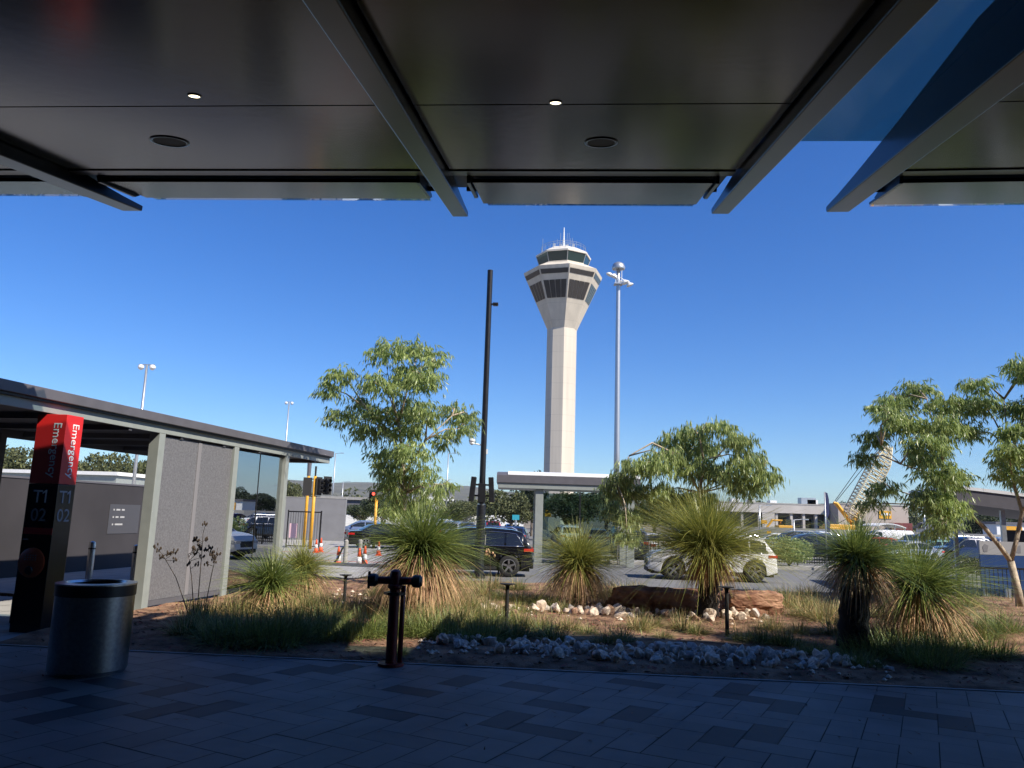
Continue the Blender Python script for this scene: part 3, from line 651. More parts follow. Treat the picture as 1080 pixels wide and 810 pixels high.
for _ in range(90): blade(bl_, Vector((rq.gauss(.03, .07), rq.gauss(0, .06), 0)), rq.uniform(0, 6.3), R(rq.uniform(55, 88)), rq.uniform(.2, .42), .016, .5, rq, 3)
bl_.build('leaves', m_blade2, df, normals=False)
# small yellow flower head plant near lamp post
yf = thing('flower_stalk', 'single pale flower stalk in front of the black lamp post foot', 'plant', G(515, 640))
MB().tube([(0, 0, 0), (.02, 0, .55), (.0, 0, .98)], .007, 6).build('stem', m_dry, yf)
hd = MB()
for _ in range(14): hd.lathe([(.004, -.02), (.022, 0), (.012, .02), (.002, .03)], 6, c=(rq.uniform(-.09, .09), rq.uniform(-.06, .06), .98+rq.uniform(-.06, .08)))
hd.build('flower_head', m_skirt, yf)

# ------------------------------------------------------------------ stones
def rock_mesh(seed, rough=.28, sub=2):
    rnd = random.Random(seed); bm = bmesh.new()
    for _ in range(15 if sub < 4 else 26):
        v = Vector((rnd.gauss(0, 1), rnd.gauss(0, 1), rnd.gauss(0, 1))).normalized()*rnd.uniform(.82, 1.1); bm.verts.new(v)
    r_ = bmesh.ops.convex_hull(bm, input=bm.verts[:]); bmesh.ops.delete(bm, geom=[v for v in bm.verts if not v.link_faces], context='VERTS')
    if sub >= 4:
        bmesh.ops.subdivide_edges(bm, edges=bm.edges[:], cuts=8, use_grid_fill=True)
    else: bmesh.ops.bevel(bm, geom=bm.edges[:], offset=.06, segments=1, affect='EDGES')
    me = bpy.data.meshes.new('stone'); bm.to_mesh(me); bm.free(); return me
rms = []
for k in range(9):
    me = rock_mesh(50+k); me.materials.append([m_rock, m_rockb, m_rockc, m_rock, m_rockb, m_rock, m_rockb, m_rock, m_rockc][k]); rms.append(me)
SLB = {0: 'pale angular stone in a loose rock band', 1: 'grey angular stone in a loose rock band', 2: 'rusty brown angular stone in a loose rock band'}
KI = [0, 1, 2, 0, 1, 0, 1, 0, 2]
rs = random.Random(60); nst = 0
def stone(p, s_, k, where):
    o = bpy.data.objects.new('stone', rms[k]); COL.objects.link(o); o.location = p
    o.rotation_euler = (rs.uniform(0, 6), rs.uniform(0, 6), rs.uniform(0, 6)); o.scale = (s_*rs.uniform(.8, 1.3), s_*rs.uniform(.7, 1.1), s_*rs.uniform(.6, .9))
    tag(o, SLB[KI[k]].replace('a loose rock band', where), 'stone', 'stones in '+where)
for i in range(218):
    t = rs.random(); x = -.85+t*5.2; wd = .32+.20*math.sin(t*3.14); y = 10.55-.09*x+rs.uniform(-1, 1)*wd
    if t < .1: y += .1
    stone(Vector((x, y, gz(x, y)+rs.uniform(.01, .06))), rs.uniform(.045, .10), rs.choice([0, 0, 1, 1, 3, 4, 5, 6, 7, 2]), 'the front rock band along the paving')
for i in range(80):
    t = rs.random(); x = -.5+t*5.2; y = 14.6-.03*x+rs.uniform(-1, 1)*.42
    stone(Vector((x, y, gz(x, y)+rs.uniform(.01, .08))), rs.uniform(.06, .13), rs.choice([0, 0, 3, 5, 7, 2, 8, 1]), 'the rear rock band below the red slabs')
stone(G(939, 707)+Vector((0, 0, .03)), .06, 1, 'a bare patch of mulch at right')
sst = MB()
for i in range(420):
    if i < 260: x = rs.uniform(-1.1, 4.8); y = 10.55-.09*x+rs.gauss(0, .36)
    else: x = rs.uniform(-4.6, 4.6); y = 14.7+rs.gauss(0, .6) if x > -1 else 15.8+rs.gauss(0, .8)
    r_ = rs.uniform(.02, .05); c_ = Vector((x, y, gz(x, y)+.015)); vs = [c_+Vector((rs.uniform(-1, 1), rs.uniform(-1, 1), rs.uniform(-.7, .8))).normalized()*r_ for _ in range(6)]
    sst.add([c_+Vector(v)*r_*rs.uniform(.8, 1.1) for v in ((1, 0, 0), (0, 1, 0), (-1, 0, 0), (0, -1, 0), (0, 0, .8), (0, 0, -.8))], [(0, 1, 4), (1, 2, 4), (2, 3, 4), (3, 0, 4), (1, 0, 5), (2, 1, 5), (3, 2, 5), (0, 3, 5)])
tag(sst.build('pebbles', m_rock), 'small pale pebbles between the larger stones', 'pebbles', kind='stuff')
def boulder(label, p, dims, seed, rz):
    me = rock_mesh(seed, sub=4); rnd = random.Random(seed); nz = [rnd.uniform(0, 6) for _ in range(6)]
    for v in me.vertices:
        c = v.co; m = max(abs(c.x), abs(c.y), abs(c.z)); c2 = c.lerp(c/m*.8, .6); n = mnoise.fractal(c*2.2+Vector((nz[0], nz[1], nz[2])), .7, 2.2, 5)*.13
        v.co = Vector((c2.x*dims[0], c2.y*dims[1], c2.z*dims[2]))*(1+n)
    me.materials.append(m_laterite); o = bpy.data.objects.new('boulder', me); COL.objects.link(o); o.location = p; o.rotation_euler = (0, 0, rz); edge_sharp(me, 30)
    return tag(o, label, 'boulder', 'red slabs in the middle of the bed')
p_ = G(692, 646); boulder('long red brown rock slab left of the middle grass tree trunk', p_+Vector((0, .3, .18)), (1.05, .42, .32), 71, R(-3))
p_ = G(797, 648); boulder('orange and pale rock slab right of the middle grass tree trunk', p_+Vector((0, .3, .15)), (.68, .42, .32), 72, R(8))
p_ = G(749, 640); boulder('small tan rock between the two long red slabs', p_+Vector((-.15, .3, .12)), (.28, .25, .26), 73, R(20))

# ------------------------------------------------------------------ cars
TYPES = {
 #        L    W    H    roof/hood profile key points (x from rear, z), greenhouse xs, belt z, wheel x, r, sill
 'suv': dict(L=4.75, W=1.90, H=1.70, prof=[(0, .55), (.03, .98), (.10, 1.08), (.42, 1.56), (.75, 1.65), (1.6, 1.70), (2.5, 1.68), (2.95, 1.58), (3.62, 1.12), (4.2, 1.05), (4.55, .97), (4.70, .80), (4.75, .55)], belt=1.06, gh=(.10, 3.62), ws=(2.95, 3.6), rw=(.12, .42), wx=(.86, 3.82), r=.38, sill=.27),
 'hatch': dict(L=4.05, W=1.75, H=1.47, prof=[(0, .5), (.03, .88), (.08, .98), (.40, 1.34), (.75, 1.44), (1.5, 1.47), (2.1, 1.45), (2.4, 1.36), (3.15, .96), (3.6, .88), (3.92, .78), (4.02, .62), (4.05, .45)], belt=.92, gh=(.08, 3.15), ws=(2.4, 3.12), rw=(.1, .4), wx=(.75, 3.28), r=.31, sill=.22),
 'sedan': dict(L=4.75, W=1.82, H=1.46, prof=[(0, .5), (.03, .92), (.12, 1.00), (.75, 1.03), (1.45, 1.38), (1.9, 1.45), (2.5, 1.46), (2.85, 1.40), (3.6, .98), (4.2, .90), (4.58, .78), (4.72, .62), (4.75, .45)], belt=.94, gh=(.75, 3.6), ws=(2.85, 3.57), rw=(.8, 1.44), wx=(1.02, 3.82), r=.33, sill=.22),
 'van': dict(L=5.2, W=1.95, H=2.05, prof=[(0, .6), (.03, 1.1), (.08, 1.85), (.25, 2.02), (2.0, 2.05), (3.6, 2.02), (3.95, 1.9), (4.65, 1.2), (4.95, 1.08), (5.15, .85), (5.2, .55)], belt=1.15, gh=(.08, 4.65), ws=(3.95, 4.6), rw=(.05, .09), wx=(1.0, 4.3), r=.34, sill=.26),
 'ute': dict(L=5.2, W=1.87, H=1.78, prof=[(0, .6), (.02, 1.08), (.04, 1.10), (1.55, 1.10), (1.62, 1.12), (1.85, 1.70), (2.2, 1.77), (2.9, 1.78), (3.2, 1.68), (3.85, 1.15), (4.7, 1.06), (5.05, .98), (5.17, .8), (5.2, .55)], belt=1.08, gh=(1.62, 3.85), ws=(3.2, 3.82), rw=(1.63, 1.84), wx=(1.1, 4.2), r=.38, sill=.32),
}
def lerpk(pts, x):
    if x <= pts[0][0]: return pts[0][1]
    for (a, za), (b, zb) in zip(pts, pts[1:]):
        if x <= b: return za+(zb-za)*(x-a)/(b-a)
    return pts[-1][1]
CARM = {}
def car_meshes(ty):
    if ty in CARM: return CARM[ty]
    d = TYPES[ty]; L_, W_, rw = d['L'], d['W'], d['r']; ra = rw*1.16; hw = W_/2
    xs = set([p[0] for p in d['prof']]); x = 0
    while x < L_: xs.add(round(x, 3)); x += .12
    for wx in d['wx']:
        for k in range(-8, 9): xs.add(round(wx+ra*math.sin(k*math.pi/16), 3))
    xs = sorted(xs); xs = [a for i, a in enumerate(xs) if i == 0 or a-xs[i-1] > .012]
    g0, g1 = d['gh']; belt0 = d['belt']
    def sec(x):
        zt = lerpk(d['prof'], x); e = abs(x-L_/2)/(L_/2); w_ = hw*(1-.16*e**6-.02*e**2)
        zb = d['sill']+.10*max(0, e-.85)/.15
        for wx in d['wx']:
            q = ra*ra-(x-wx)**2
            if q > 0: zb = max(zb, rw+math.sqrt(q))
        zbelt = min(belt0, zt-.03)
        g = max(0., min(1., (zt-belt0)/(d['H']-belt0)))
        zb = min(zb, zbelt-.06); z1 = min(zb+.07, zbelt-.04); z2 = max(z1+.01, min(zb+(zbelt-zb)*.6, .72))
        z2 = min(z2, zbelt-.02)
        wt = w_*(.93-.19*g)
        return [(w_*.955, zb), (w_*1.0, z1), (w_*.985, z2), (w_*.965, zbelt), (wt, zbelt+(zt-zbelt)*.82 if g > .02 else zbelt+(zt-zbelt)*.7), (wt*.86, zt-.008), (wt*.45, zt+.012*g), (0, zt+.018*g)]
    S = [sec(x) for x in xs]; k = len(S[0]); b = MB()
    for x, s_ in zip(xs, S):
        for y, z in s_: b.v.append((x-L_/2, y, z))
        for y, z in s_[:-1][::-1]: b.v.append((x-L_/2, -y, z))
    m = 2*k-1
    for i in range(len(xs)-1):
        for j in range(m-1): b.f.append((i*m+j, i*m+j+1, (i+1)*m+j+1, (i+1)*m+j))
    b.f.append(tuple(range(m))); b.f.append(tuple((len(xs)-1)*m+j for j in range(m))[::-1]); b.m = [0]*len(b.f)
    def sx(x): return sec(x)
    # side windows
    gl = {}
    def sidewin(xa, xb, sgn):
        w_ = MB(); n = 10; up = []; lo = []
        for i in range(n+1):
            x = xa+(xb-xa)*i/n; s_ = sx(x); (y3, z3), (y4, z4) = s_[3], s_[4]
            zt_ = z3+(z4-z3)*.93; zl = z3+.035
            if zt_ < zl+.01: zt_ = zl+.01
            f0 = (zl-z3)/(z4-z3) if z4-z3 > 1e-4 else 0; f1 = (zt_-z3)/(z4-z3) if z4-z3 > 1e-4 else 1
            lo.append((x-L_/2, sgn*(y3+(y4-y3)*f0+.008), zl)); up.append((x-L_/2, sgn*(y3+(y4-y3)*f1+.008), zt_))
        w_.add(lo+up, [(i, i+1, n+2+i, n+1+i) for i in range(n)]); return w_
    if ty == 'van': spans = [(3.35, 4.45)]
    elif ty == 'ute': spans = [(1.85, 2.42), (2.5, 3.6)]
    elif ty == 'sedan': spans = [(1.1, 2.2), (2.28, 3.38)]
    elif ty == 'suv': spans = [(.40, .98), (1.05, 2.02), (2.10, 3.38)]
    else: spans = [(.36, .78), (.84, 1.72), (1.8, 2.95)]
    wins = [sidewin(a, b_, s_).mesh('side_window', m_carglass, True, True) for a, b_ in spans for s_ in (1, -1)]
    def topwin(xa, xb, lo):
        w_ = MB(); n = 6; rows = []
        for i in range(n+1):
            x = xa+(xb-xa)*i/n; s_ = sx(x); nrm_ = .012
            pts = [(s_[5][0]*.98, s_[5][1]), (s_[6][0], s_[6][1]), (0, s_[7][1])]; pts = pts+[(-y, z) for y, z in pts[:-1][::-1]]
            rows += [(x-L_/2+(nrm_ if lo else -nrm_)*.7, y, z+nrm_) for y, z in pts]
        w_.add(rows, [(i*5+j, i*5+j+1, (i+1)*5+j+1, (i+1)*5+j) for i in range(n) for j in range(4)]); return w_
    ws = topwin(d['ws'][0]+.04, d['ws'][1]-.02, True).mesh('windscreen', m_carglass, True, True)
    rwm = topwin(d['rw'][0]+.02, d['rw'][1]-.02, False).mesh('rear_window', m_carglass, True, True)
    # wheel (built centred)
    ty_ = MB().lathe([(rw*.62, -.10), (rw*.92, -.11), (rw, -.08), (rw, .08), (rw*.92, .11), (rw*.66, .10)], 28, axis='y', close=False).mesh('tyre', m_tire, True, True)
    ri = MB(); ri.lathe([(rw*.66, .085), (rw*.66, .10), (rw*.58, .095), (rw*.58, .03)], 28, axis='y', close=False)
    for q in range(5):
        a = q*2*math.pi/5+.3; Mx = Matrix.Rotation(-a, 4, 'Y'); ri.box(.02, rw*.62, .06, .09, -.035, .035, 0, Mx)
    ri.lathe([(.07, .05), (.07, .096), (.04, .10)], 14, axis='y'); ri.lathe([(rw*.6, .0), (.01, .0)], 20, axis='y', mi=1)
    rim = ri.mesh('rim', [m_rim, m_matblack], False, True)
    # lights, bumpers, trim
    e_r = lerpk(d['prof'], .05); zl_ = belt0-.12
    def patch(x0, x1, z0, z1, sgn, off=.012):
        n = 4; v = []
        for i in range(n+1):
            x = x0+(x1-x0)*i/n; s_ = sx(x)
            for z in (z0, z1):
                q = s_[1:5]; y = s_[3][0]
                for (ya, za), (yb, zb_) in zip(q, q[1:]):
                    if za <= z <= zb_: y = ya+(yb-ya)*(z-za)/max(1e-5, zb_-za)
                v.append((x-L_/2, sgn*(y+off), z))
        return MB().add(v, [(2*i, 2*i+1, 2*i+3, 2*i+2) for i in range(n)])
    tl = []; hl = []
    for s_ in (1, -1):
        yy = sx(.02)[2][0]
        a = patch(.02, .34, zl_-.04, zl_+.06, s_); a.box(-L_/2-.012, -L_/2+.03, min(s_*yy*.62, s_*yy*1.0), max(s_*yy*.62, s_*yy*1.0), zl_-.05, zl_+.07); tl.append(a.mesh('tail_light', m_tail, False, True))
        f_ = patch(L_-.5, L_-.06, .66 if ty != 'hatch' else .58, .78 if ty != 'hatch' else .70, s_); yy = sx(L_-.04)[2][0]
        zz = .66 if ty != 'hatch' else .58
        f_.box(L_/2-.05, L_/2+.012, min(s_*yy*.55, s_*yy*.98), max(s_*yy*.55, s_*yy*.98), zz, zz+.11); hl.append(f_.mesh('headlight', m_head, False, True))
    gr_ = MB().box(L_/2-.04, L_/2+.010, -hw*.45, hw*.45, .50, .74).box(L_/2-.06, L_/2+.014, -hw*.7, hw*.7, .26, .42).mesh('grille', m_plastic, False, True)
    ub = MB().box(-L_/2+.12, L_/2-.12, -hw*.72, hw*.72, .2, .62).mesh('underbody', m_matblack)
    trim = []
    for s_ in (1, -1):
        trm = MB(); x0, x1 = d['wx'][0]+ra-L_/2, d['wx'][1]-ra-L_/2; ya, yb = sorted((s_*hw*.955, s_*hw*1.005)); trm.box(x0, x1, ya, yb, d['sill']-.015, d['sill']+.09); trim.append(trm.mesh('sill_trim', m_plastic, False, True))
    rbm = MB().box(-L_/2-.015, -L_/2+.1, -hw*.72, hw*.72, .30, .46).mesh('rear_bumper', m_plastic, False, True)
    hd_ = MB(); 
    for s_ in (1, -1):
        for xh in ((spans[-1][0]+.08), (spans[-2][0]+.1) if len(spans) > 1 else spans[-1][0]+.5):
            y = sx(xh)[2][0]; ya, yb = sorted((s_*(y-.01), s_*(y+.03))); hd_.box(xh-L_/2, xh+.17-L_/2, ya, yb, belt0-.13, belt0-.10)
    hnd = hd_.mesh('door_handles', m_plastic, False, True)
    mir = []
    for s_ in (1, -1):
        xm = spans[-1][1]-.12; y = sx(xm)[3][0]; q = MB(); q.lathe([(.02, -.06), (.08, -.05), (.085, .04), (.04, .08)], 10, axis='x', c=(xm-L_/2, s_*(y+.13), belt0+.08)); q.box(xm-L_/2-.02, xm-L_/2+.03, min(s_*(y-.02), s_*(y+.1)), max(s_*(y-.02), s_*(y+.1)), belt0+.03, belt0+.06); mir.append(q.mesh('mirror', m_plastic, True, True))
    pltm = MB().box(-L_/2-.022, -L_/2-.012, -.2, .2, .62, .73).mesh('number_plate', m_plate, False, True)
    rails = None; wt = []
    if ty == 'suv':
        for s_ in (1, -1):
            pts = [(x-L_/2, s_*(sx(x)[3][0]+.012), sx(x)[3][1]+.02) for x in (.34, .7, 1.2, 1.8, 2.4, 3.0, 3.4)]
            q = MB(); q.tube(pts, .012, 5)
            up = [(x-L_/2, s_*(sx(x)[4][0]+.014), sx(x)[4][1]-.005) for x in (.62, .9, 1.4, 2.0, 2.6)]
            q.tube([pts[0]]+up+[pts[-1]], .012, 5); wt.append(q.mesh('window_trim', m_chrome, True, True))
    if ty in ('suv',):
        q = MB()
        for s_ in (1, -1): q.tube([(-L_/2+.6, s_*hw*.66, 1.64), (-L_/2+.8, s_*hw*.66, 1.735), (-L_/2+2.4, s_*hw*.66, 1.745), (-L_/2+2.75, s_*hw*.66, 1.66)], .018, 6)
        rails = q.mesh('roof_rails', m_chrome, False, True)
    if ty == 'ute':
        q = MB().box(-L_/2+.1, -L_/2+1.5, -hw*.8, hw*.8, 1.103, 1.12); rails = q.mesh('tray_cover', m_plastic, False, True)
    body = b.mesh('body', m_white, True, True); edge_sharp(body, 32)
    CARM[ty] = dict(body=body, wins=wins, ws=ws, rw=rwm, tyre=ty_, rim=rim, tl=tl, hl=hl, grille=gr_, ub=ub, trim=trim, rbm=rbm, hnd=hnd, mir=mir, plate=pltm, rails=rails, wt=wt, d=d)
    return CARM[ty]
def paint(name, c, metal=.25): return mat('paint_'+name, c, .28, metal, coat=.8)
PAINTS = dict(white=paint('white', (.80, .80, .79), 0), silver=paint('silver', (.42, .43, .45), .6), grey=paint('grey', (.16, .165, .175), .5), black=mat('paint_black', (.006, .006, .008), .12, 0, spec=.4, coat=.3), navy=paint('navy', (.012, .02, .06), .2), blue=paint('blue', (.17, .22, .36), .4), red=paint('red', (.42, .025, .02), .1), green=paint('green', (.20, .36, .30), .3), gold=paint('gold', (.36, .33, .27), .5), maroon=paint('maroon', (.12, .012, .02), .2))
def car(ty, colour, x, y, heading, label, detail=True, z=-.395):
    D = car_meshes(ty); d = D['d']; cat = {'suv': 'SUV', 'hatch': 'hatchback', 'sedan': 'sedan', 'van': 'van', 'ute': 'pickup truck'}[ty]
    t = thing('parked_car' if y > 35 else 'car', label, cat, (x, y, z), heading, None)
    def put(me, name, par=None, loc=None, rz=0):
        o = bpy.data.objects.new(name, me); COL.objects.link(o); o.parent = par or t
        if loc: o.location = loc
        if rz: o.rotation_euler = (0, 0, rz)
        return o
    bo = put(D['body'], 'body'); bo.material_slots[0].link = 'OBJECT'; bo.material_slots[0].material = PAINTS[colour]
    for w_ in D['wins']: put(w_, 'side_window')
    put(D['ws'], 'windscreen'); put(D['rw'], 'rear_window'); put(D['ub'], 'underbody'); put(D['rbm'], 'rear_bumper'); put(D['grille'], 'grille')
    for w_ in D['wt']: put(w_, 'window_trim')
    for w_ in D['trim']: put(w_, 'sill_trim')
    for w_ in D['tl']: put(w_, 'tail_light')
    for w_ in D['hl']: put(w_, 'headlight')
    for w_ in D['mir']: put(w_, 'mirror')
    if detail: put(D['hnd'], 'door_handles')
    put(D['plate'], 'number_plate')
    if D['rails']: put(D['rails'], 'roof_rails' if ty == 'suv' else 'tray_cover')
    for wx in d['wx']:
        for s_ in (1, -1):
            wo = bpy.data.objects.new('wheel', D['tyre']); COL.objects.link(wo); wo.parent = t; wo.location = (wx-d['L']/2, s_*(d['W']/2-.125), d['r']); wo.rotation_euler = (0, 0, 0 if s_ > 0 else math.pi)
            put(D['rim'], 'rim', wo)
    return t
ZR = -.356
car('suv', 'black', at(562, 600, 28.6).x-2.38, 29.2, math.pi, 'black SUV with chrome roof rails on the road behind the lamp post', z=ZR)
car('suv', 'white', at(815, 600, 30.2).x-2.38, 30.4, math.pi-R(4), 'white SUV on the road behind the middle grass tree', z=ZR)
car('sedan', 'black', at(402, 570, 47).x, 48.5, math.pi*.12, 'black sedan turning beyond the traffic cones', z=-.35)
car('hatch', 'blue', at(373, 560, 66).x+.6, 66, R(195), 'pale blue hatchback beside the end of the grey wall')
def pxx(px, Y): return at(px, 560, Y).x
LOT = [ # px, Y, type, colour, heading(deg), label
 (455, 62, 'hatch', 'white', 95, 'white hatchback parked behind the big grass tree'),
 (478, 60, 'suv', 'silver', 85, 'silver SUV parked left of the black lamp post'),
 (440, 80, 'sedan', 'silver', 100, 'silver sedan far back below the young gum tree'),
 (470, 84, 'suv', 'white', 90, 'white SUV far back left of the lamp post'),
 (493, 86, 'hatch', 'grey', 95, 'grey hatchback far back at the lamp post'),
 (517, 84, 'suv', 'red', 100, 'red SUV far back just right of the lamp post'),
 (522, 58, 'sedan', 'silver', 78, 'silver sedan parked behind the black SUV roof'),
 (545, 60, 'hatch', 'navy', 85, 'navy hatchback parked left of the shelter post'),
 (540, 82, 'sedan', 'white', 95, 'white sedan far back behind the navy hatchback'),
 (598, 58, 'suv', 'white', 95, 'white SUV seen through the glass shelter'),
 (630, 60, 'sedan', 'gold', 85, 'gold sedan parked behind the glass shelter end'),
 (664, 46, 'suv', 'navy', 88, 'navy SUV parked behind the fence below the weeping gum'),
 (690, 47, 'sedan', 'white', 92, 'white sedan parked behind the fence next to the navy SUV'),
 (655, 76, 'suv', 'grey', 90, 'grey SUV far back below the weeping gum'),
 (720, 70, 'hatch', 'silver', 90, 'silver hatchback far back behind the middle grass tree'),
 (818, 72, 'sedan', 'white', 172, 'white sedan parked right of the white SUV'),
 (836, 69, 'suv', 'black', 185, 'black SUV between white sedan and maroon hatchback'),
 (855, 74, 'hatch', 'maroon', 110, 'maroon hatchback in the car park under the flag'),
 (852, 52, 'suv', 'navy', 176, 'dark navy SUV parked just behind the picket fence'),
 (860, 84, 'suv', 'white', 100, 'white SUV behind the dark navy SUV'),
 (893, 58, 'sedan', 'green', 178, 'pale green sedan parked behind the stout grass tree'),
 (884, 80, 'hatch', 'silver', 90, 'silver hatchback behind the pale green sedan'),
 (909, 76, 'suv', 'white', 95, 'white SUV parked next to the red hatchback'),
 (921, 66, 'hatch', 'red', 170, 'red hatchback in the right car park'),
 (935, 84, 'van', 'white', 175, 'white van parked before the curved awning'),
 (955, 50, 'sedan', 'silver', 200, 'silver sedan parked behind the fence left of the forked gum'),
 (963, 76, 'suv', 'grey', 90, 'grey SUV parked behind the silver sedan'),
 (985, 60, 'hatch', 'green', 172, 'teal hatchback beneath the hanging gum foliage'),
 (990, 82, 'sedan', 'white', 95, 'white sedan far back below the gum crown'),
 (1013, 66, 'suv', 'white', 182, 'white SUV seen under the forked gum branch'),
 (1020, 54, 'ute', 'navy', 178, 'navy pickup truck parked left of the blue board'),
 (1045, 74, 'suv', 'silver', 95, 'silver SUV behind the blue board'),
 (1072, 68, 'sedan', 'white', 175, 'white sedan at the right edge beyond the blue board'),
 (1035, 88, 'hatch', 'maroon', 90, 'maroon hatchback far back near the right shed post'),
]
for px, Y, ty, co, hd_, lb in LOT: car(ty, co, pxx(px, Y), Y, R(hd_), lb, False)

# ------------------------------------------------------------------ lamp post
lp = at(505, 606, 27.5); LP = thing('lamp_post', 'tall black lamp post with two speaker panels in the middle of the scene', 'lamp post', (lp.x, 27.5, -.36))
zt = at(513, 285, 27.5).z+.36; zc = at(510, 533, 27.5).z+.36
MB().lathe([(.24, 0), (.24, .05), (.16, .06), (.155, zc), (.13, zc+.04)], 24).build('base_column', m_dkpole, LP, auto=30)
MB().lathe([(.11, zc+.04), (.105, zc+1.5), (.10, zt-1), (.10, zt)], 20).build('pole', m_dkpole, LP, auto=30)
MB().lathe([(.14, zc+.0), (.14, zc+.05)], 20).build('collar', m_steel, LP)
zl = at(518, 321, 27.5).z+.36
q = MB(); q.box(.09, .16, -.05, .05, zl-.02, zl+.03); q.box(.14, .34, -.11, .11, zl-.03, zl+.05); q.box(.16, .32, -.09, .09, zl-.045, zl-.03)
q.build('lamp_head', m_dkpole, LP, bevel=.01)
for sx_, a in ((-1, 5), (1, -4)):
    q = MB(); Mx = Matrix.Translation((sx_*.33, 0, zc+.55)) @ Matrix.Rotation(R(a), 4, 'Y'); q.box(-.09, .09, -.18, .18, -.43, .43, 0, Mx); q.build('speaker_panel', m_dkpole, LP, bevel=.015)
q = MB(); q.box(-.3, .3, -.03, .03, zc+.3, zc+.36); q.box(-.3, .3, -.03, .03, zc+.68, zc+.74); q.build('bracket', m_dkpole, LP)
MB().box(-.13, .13, -.2, -.1, zc+.1, zc+.75).build('control_box', m_dkpole, LP, bevel=.01)
zc2 = at(498, 466, 27.5).z+.36
q = MB(); q.tube([(-.1, 0, zc2-.1), (-.42, -.05, zc2-.05)], .025, 8); q.build('camera_arm', m_white, LP)
q = MB(); q.lathe([(.10, -.02), (.115, .06), (.05, .12)], 14, c=(-.42, -.05, zc2)); q.lathe([(.01, -.12), (.07, -.09), (.095, -.02)], 14, c=(-.42, -.05, zc2)); q.build('camera', m_white, LP, smooth=True)
MB().box(.10, .15, -.04, .04, zc2-.42, zc2-.25).build('junction_box', m_white, LP)

# ------------------------------------------------------------------ glass shelter across the road
SY = 36.0; sx0 = at(525, 513, SY).x; shx = thing('bus_shelter', 'grey roofed glass shelter across the road in front of the control tower', 'shelter', (sx0, SY, -.36))
LS = 6.5; z0, z1 = 3.42, 4.0
MB().box(.0, LS, 0, 2.6, 3.42, 3.66).build('beam', m_kgrey, shx, bevel=.01)
q = MB(); q.prism([(-.06, 3.665), (-.06, 4.0), (.25, 4.12), (2.7, 4.30), (2.7, 3.665)], 'x', -.06, LS+.06); q.build('roof', m_kroof, shx)
q = MB(); q.prism([(-.05, 4.02), (.25, 4.14), (2.7, 4.32), (2.7, 4.35), (.25, 4.17), (-.05, 4.05)], 'x', .45, LS+.06); q.build('roof_sheet', m_white, shx)
for x in (1.75, 5.95):
    for y in (.15, 2.3): MB().box(x, x+.36, y, y+.18, 0, 3.415).build('post', m_kgrey, shx, bevel=.01)
for k in range(2): MB().box(2.2+k*1.85, 4.0+k*1.85, 2.36, 2.375, .2, 3.3).build('glass_pane', g_shelter, shx)
for k in range(3): MB().box(2.13+k*1.85, 2.19+k*1.85, 2.34, 2.40, 0, 3.41).build('mullion', m_kroof, shx)
MB().box(2.6, 5.6, 1.6, 2.0, .42, .47).build('seat', m_galv, shx)
for x in (3, 5.3): MB().box(x, x+.08, 1.65, 1.95, 0, .418).build('seat_leg', m_matblack, shx)

# ------------------------------------------------------------------ control tower
TY = 165.0; tx = at(592, 380, TY).x
def tz(x, y): return at(x, y, TY).z
T = thing('control_tower', 'tall pale concrete airport control tower with flared octagonal head', 'tower', (tx, TY, -.6))
mc = mat('tower_concrete', (.58, .52, .43), .8, 0, .10, .9, bump=.05)
N = mc.node_tree.nodes; L = mc.node_tree.links
mpn = N.new('ShaderNodeMapping'); mpn.inputs['Scale'].default_value = (1, 1, .045); tcn = N.new('ShaderNodeTexCoord'); L.new(tcn.outputs['Object'], mpn.inputs['Vector'])
for n_ in N:
    if n_.type == 'TEX_NOISE' and abs(n_.inputs['Scale'].default_value-.9) < 1e-4: L.new(mpn.outputs['Vector'], n_.inputs['Vector'])
zs = [tz(592, y)+.6 for y in (348.5, 321, 303, 299, 293.5, 284.5)]; sp_ = N.new('ShaderNodeSeparateXYZ'); L.new(tcn.outputs['Object'], sp_.inputs[0]); m1 = N.new('ShaderNodeMath'); m1.operation = 'MULTIPLY'; m1.inputs[1].default_value = 1/3.4; L.new(sp_.outputs['Z'], m1.inputs[0]); m2 = N.new('ShaderNodeMath'); m2.operation = 'FRACT'; L.new(m1.outputs[0], m2.inputs[0]); m3 = N.new('ShaderNodeMath'); m3.operation = 'LESS_THAN'; m3.inputs[1].default_value = .035; L.new(m2.outputs[0], m3.inputs[0])
mx_ = N.new('ShaderNodeMix'); mx_.data_type = 'RGBA'; mx_.blend_type = 'MULTIPLY'; mx_.inputs[7].default_value = (.87, .87, .87, 1); L.new(m3.outputs[0], mx_.inputs[0]); pb_ = N['Principled BSDF'].inputs['Base Color']; L.new(pb_.links[0].from_socket, mx_.inputs[6]); L.new(mx_.outputs[2], pb_)
rsx = [3.25, 5.95, 7.6, 8.0, 8.75, 6.1]
oct_ph = .5-.06
PHI = 5
ph8 = (90+PHI)/45.
def octa(prof, n=8): return MB().lathe(prof, n, ph=ph8)
octa([(3.25, -1), (3.25, zs[0])]).build('shaft', mc, T)
zA, zW0, zW1, zB0, zB1, zM = zs[0], zs[1], zs[2], zs[3]+.0, zs[4]-.0, zs[4]+1.0
octa([(3.25, zs[0]), (8.55, zs[4]), (8.75, zs[4]+.6), (6.1, zs[5]), (5.9, zs[5]+.02)]).build('flared_head', mc, T)
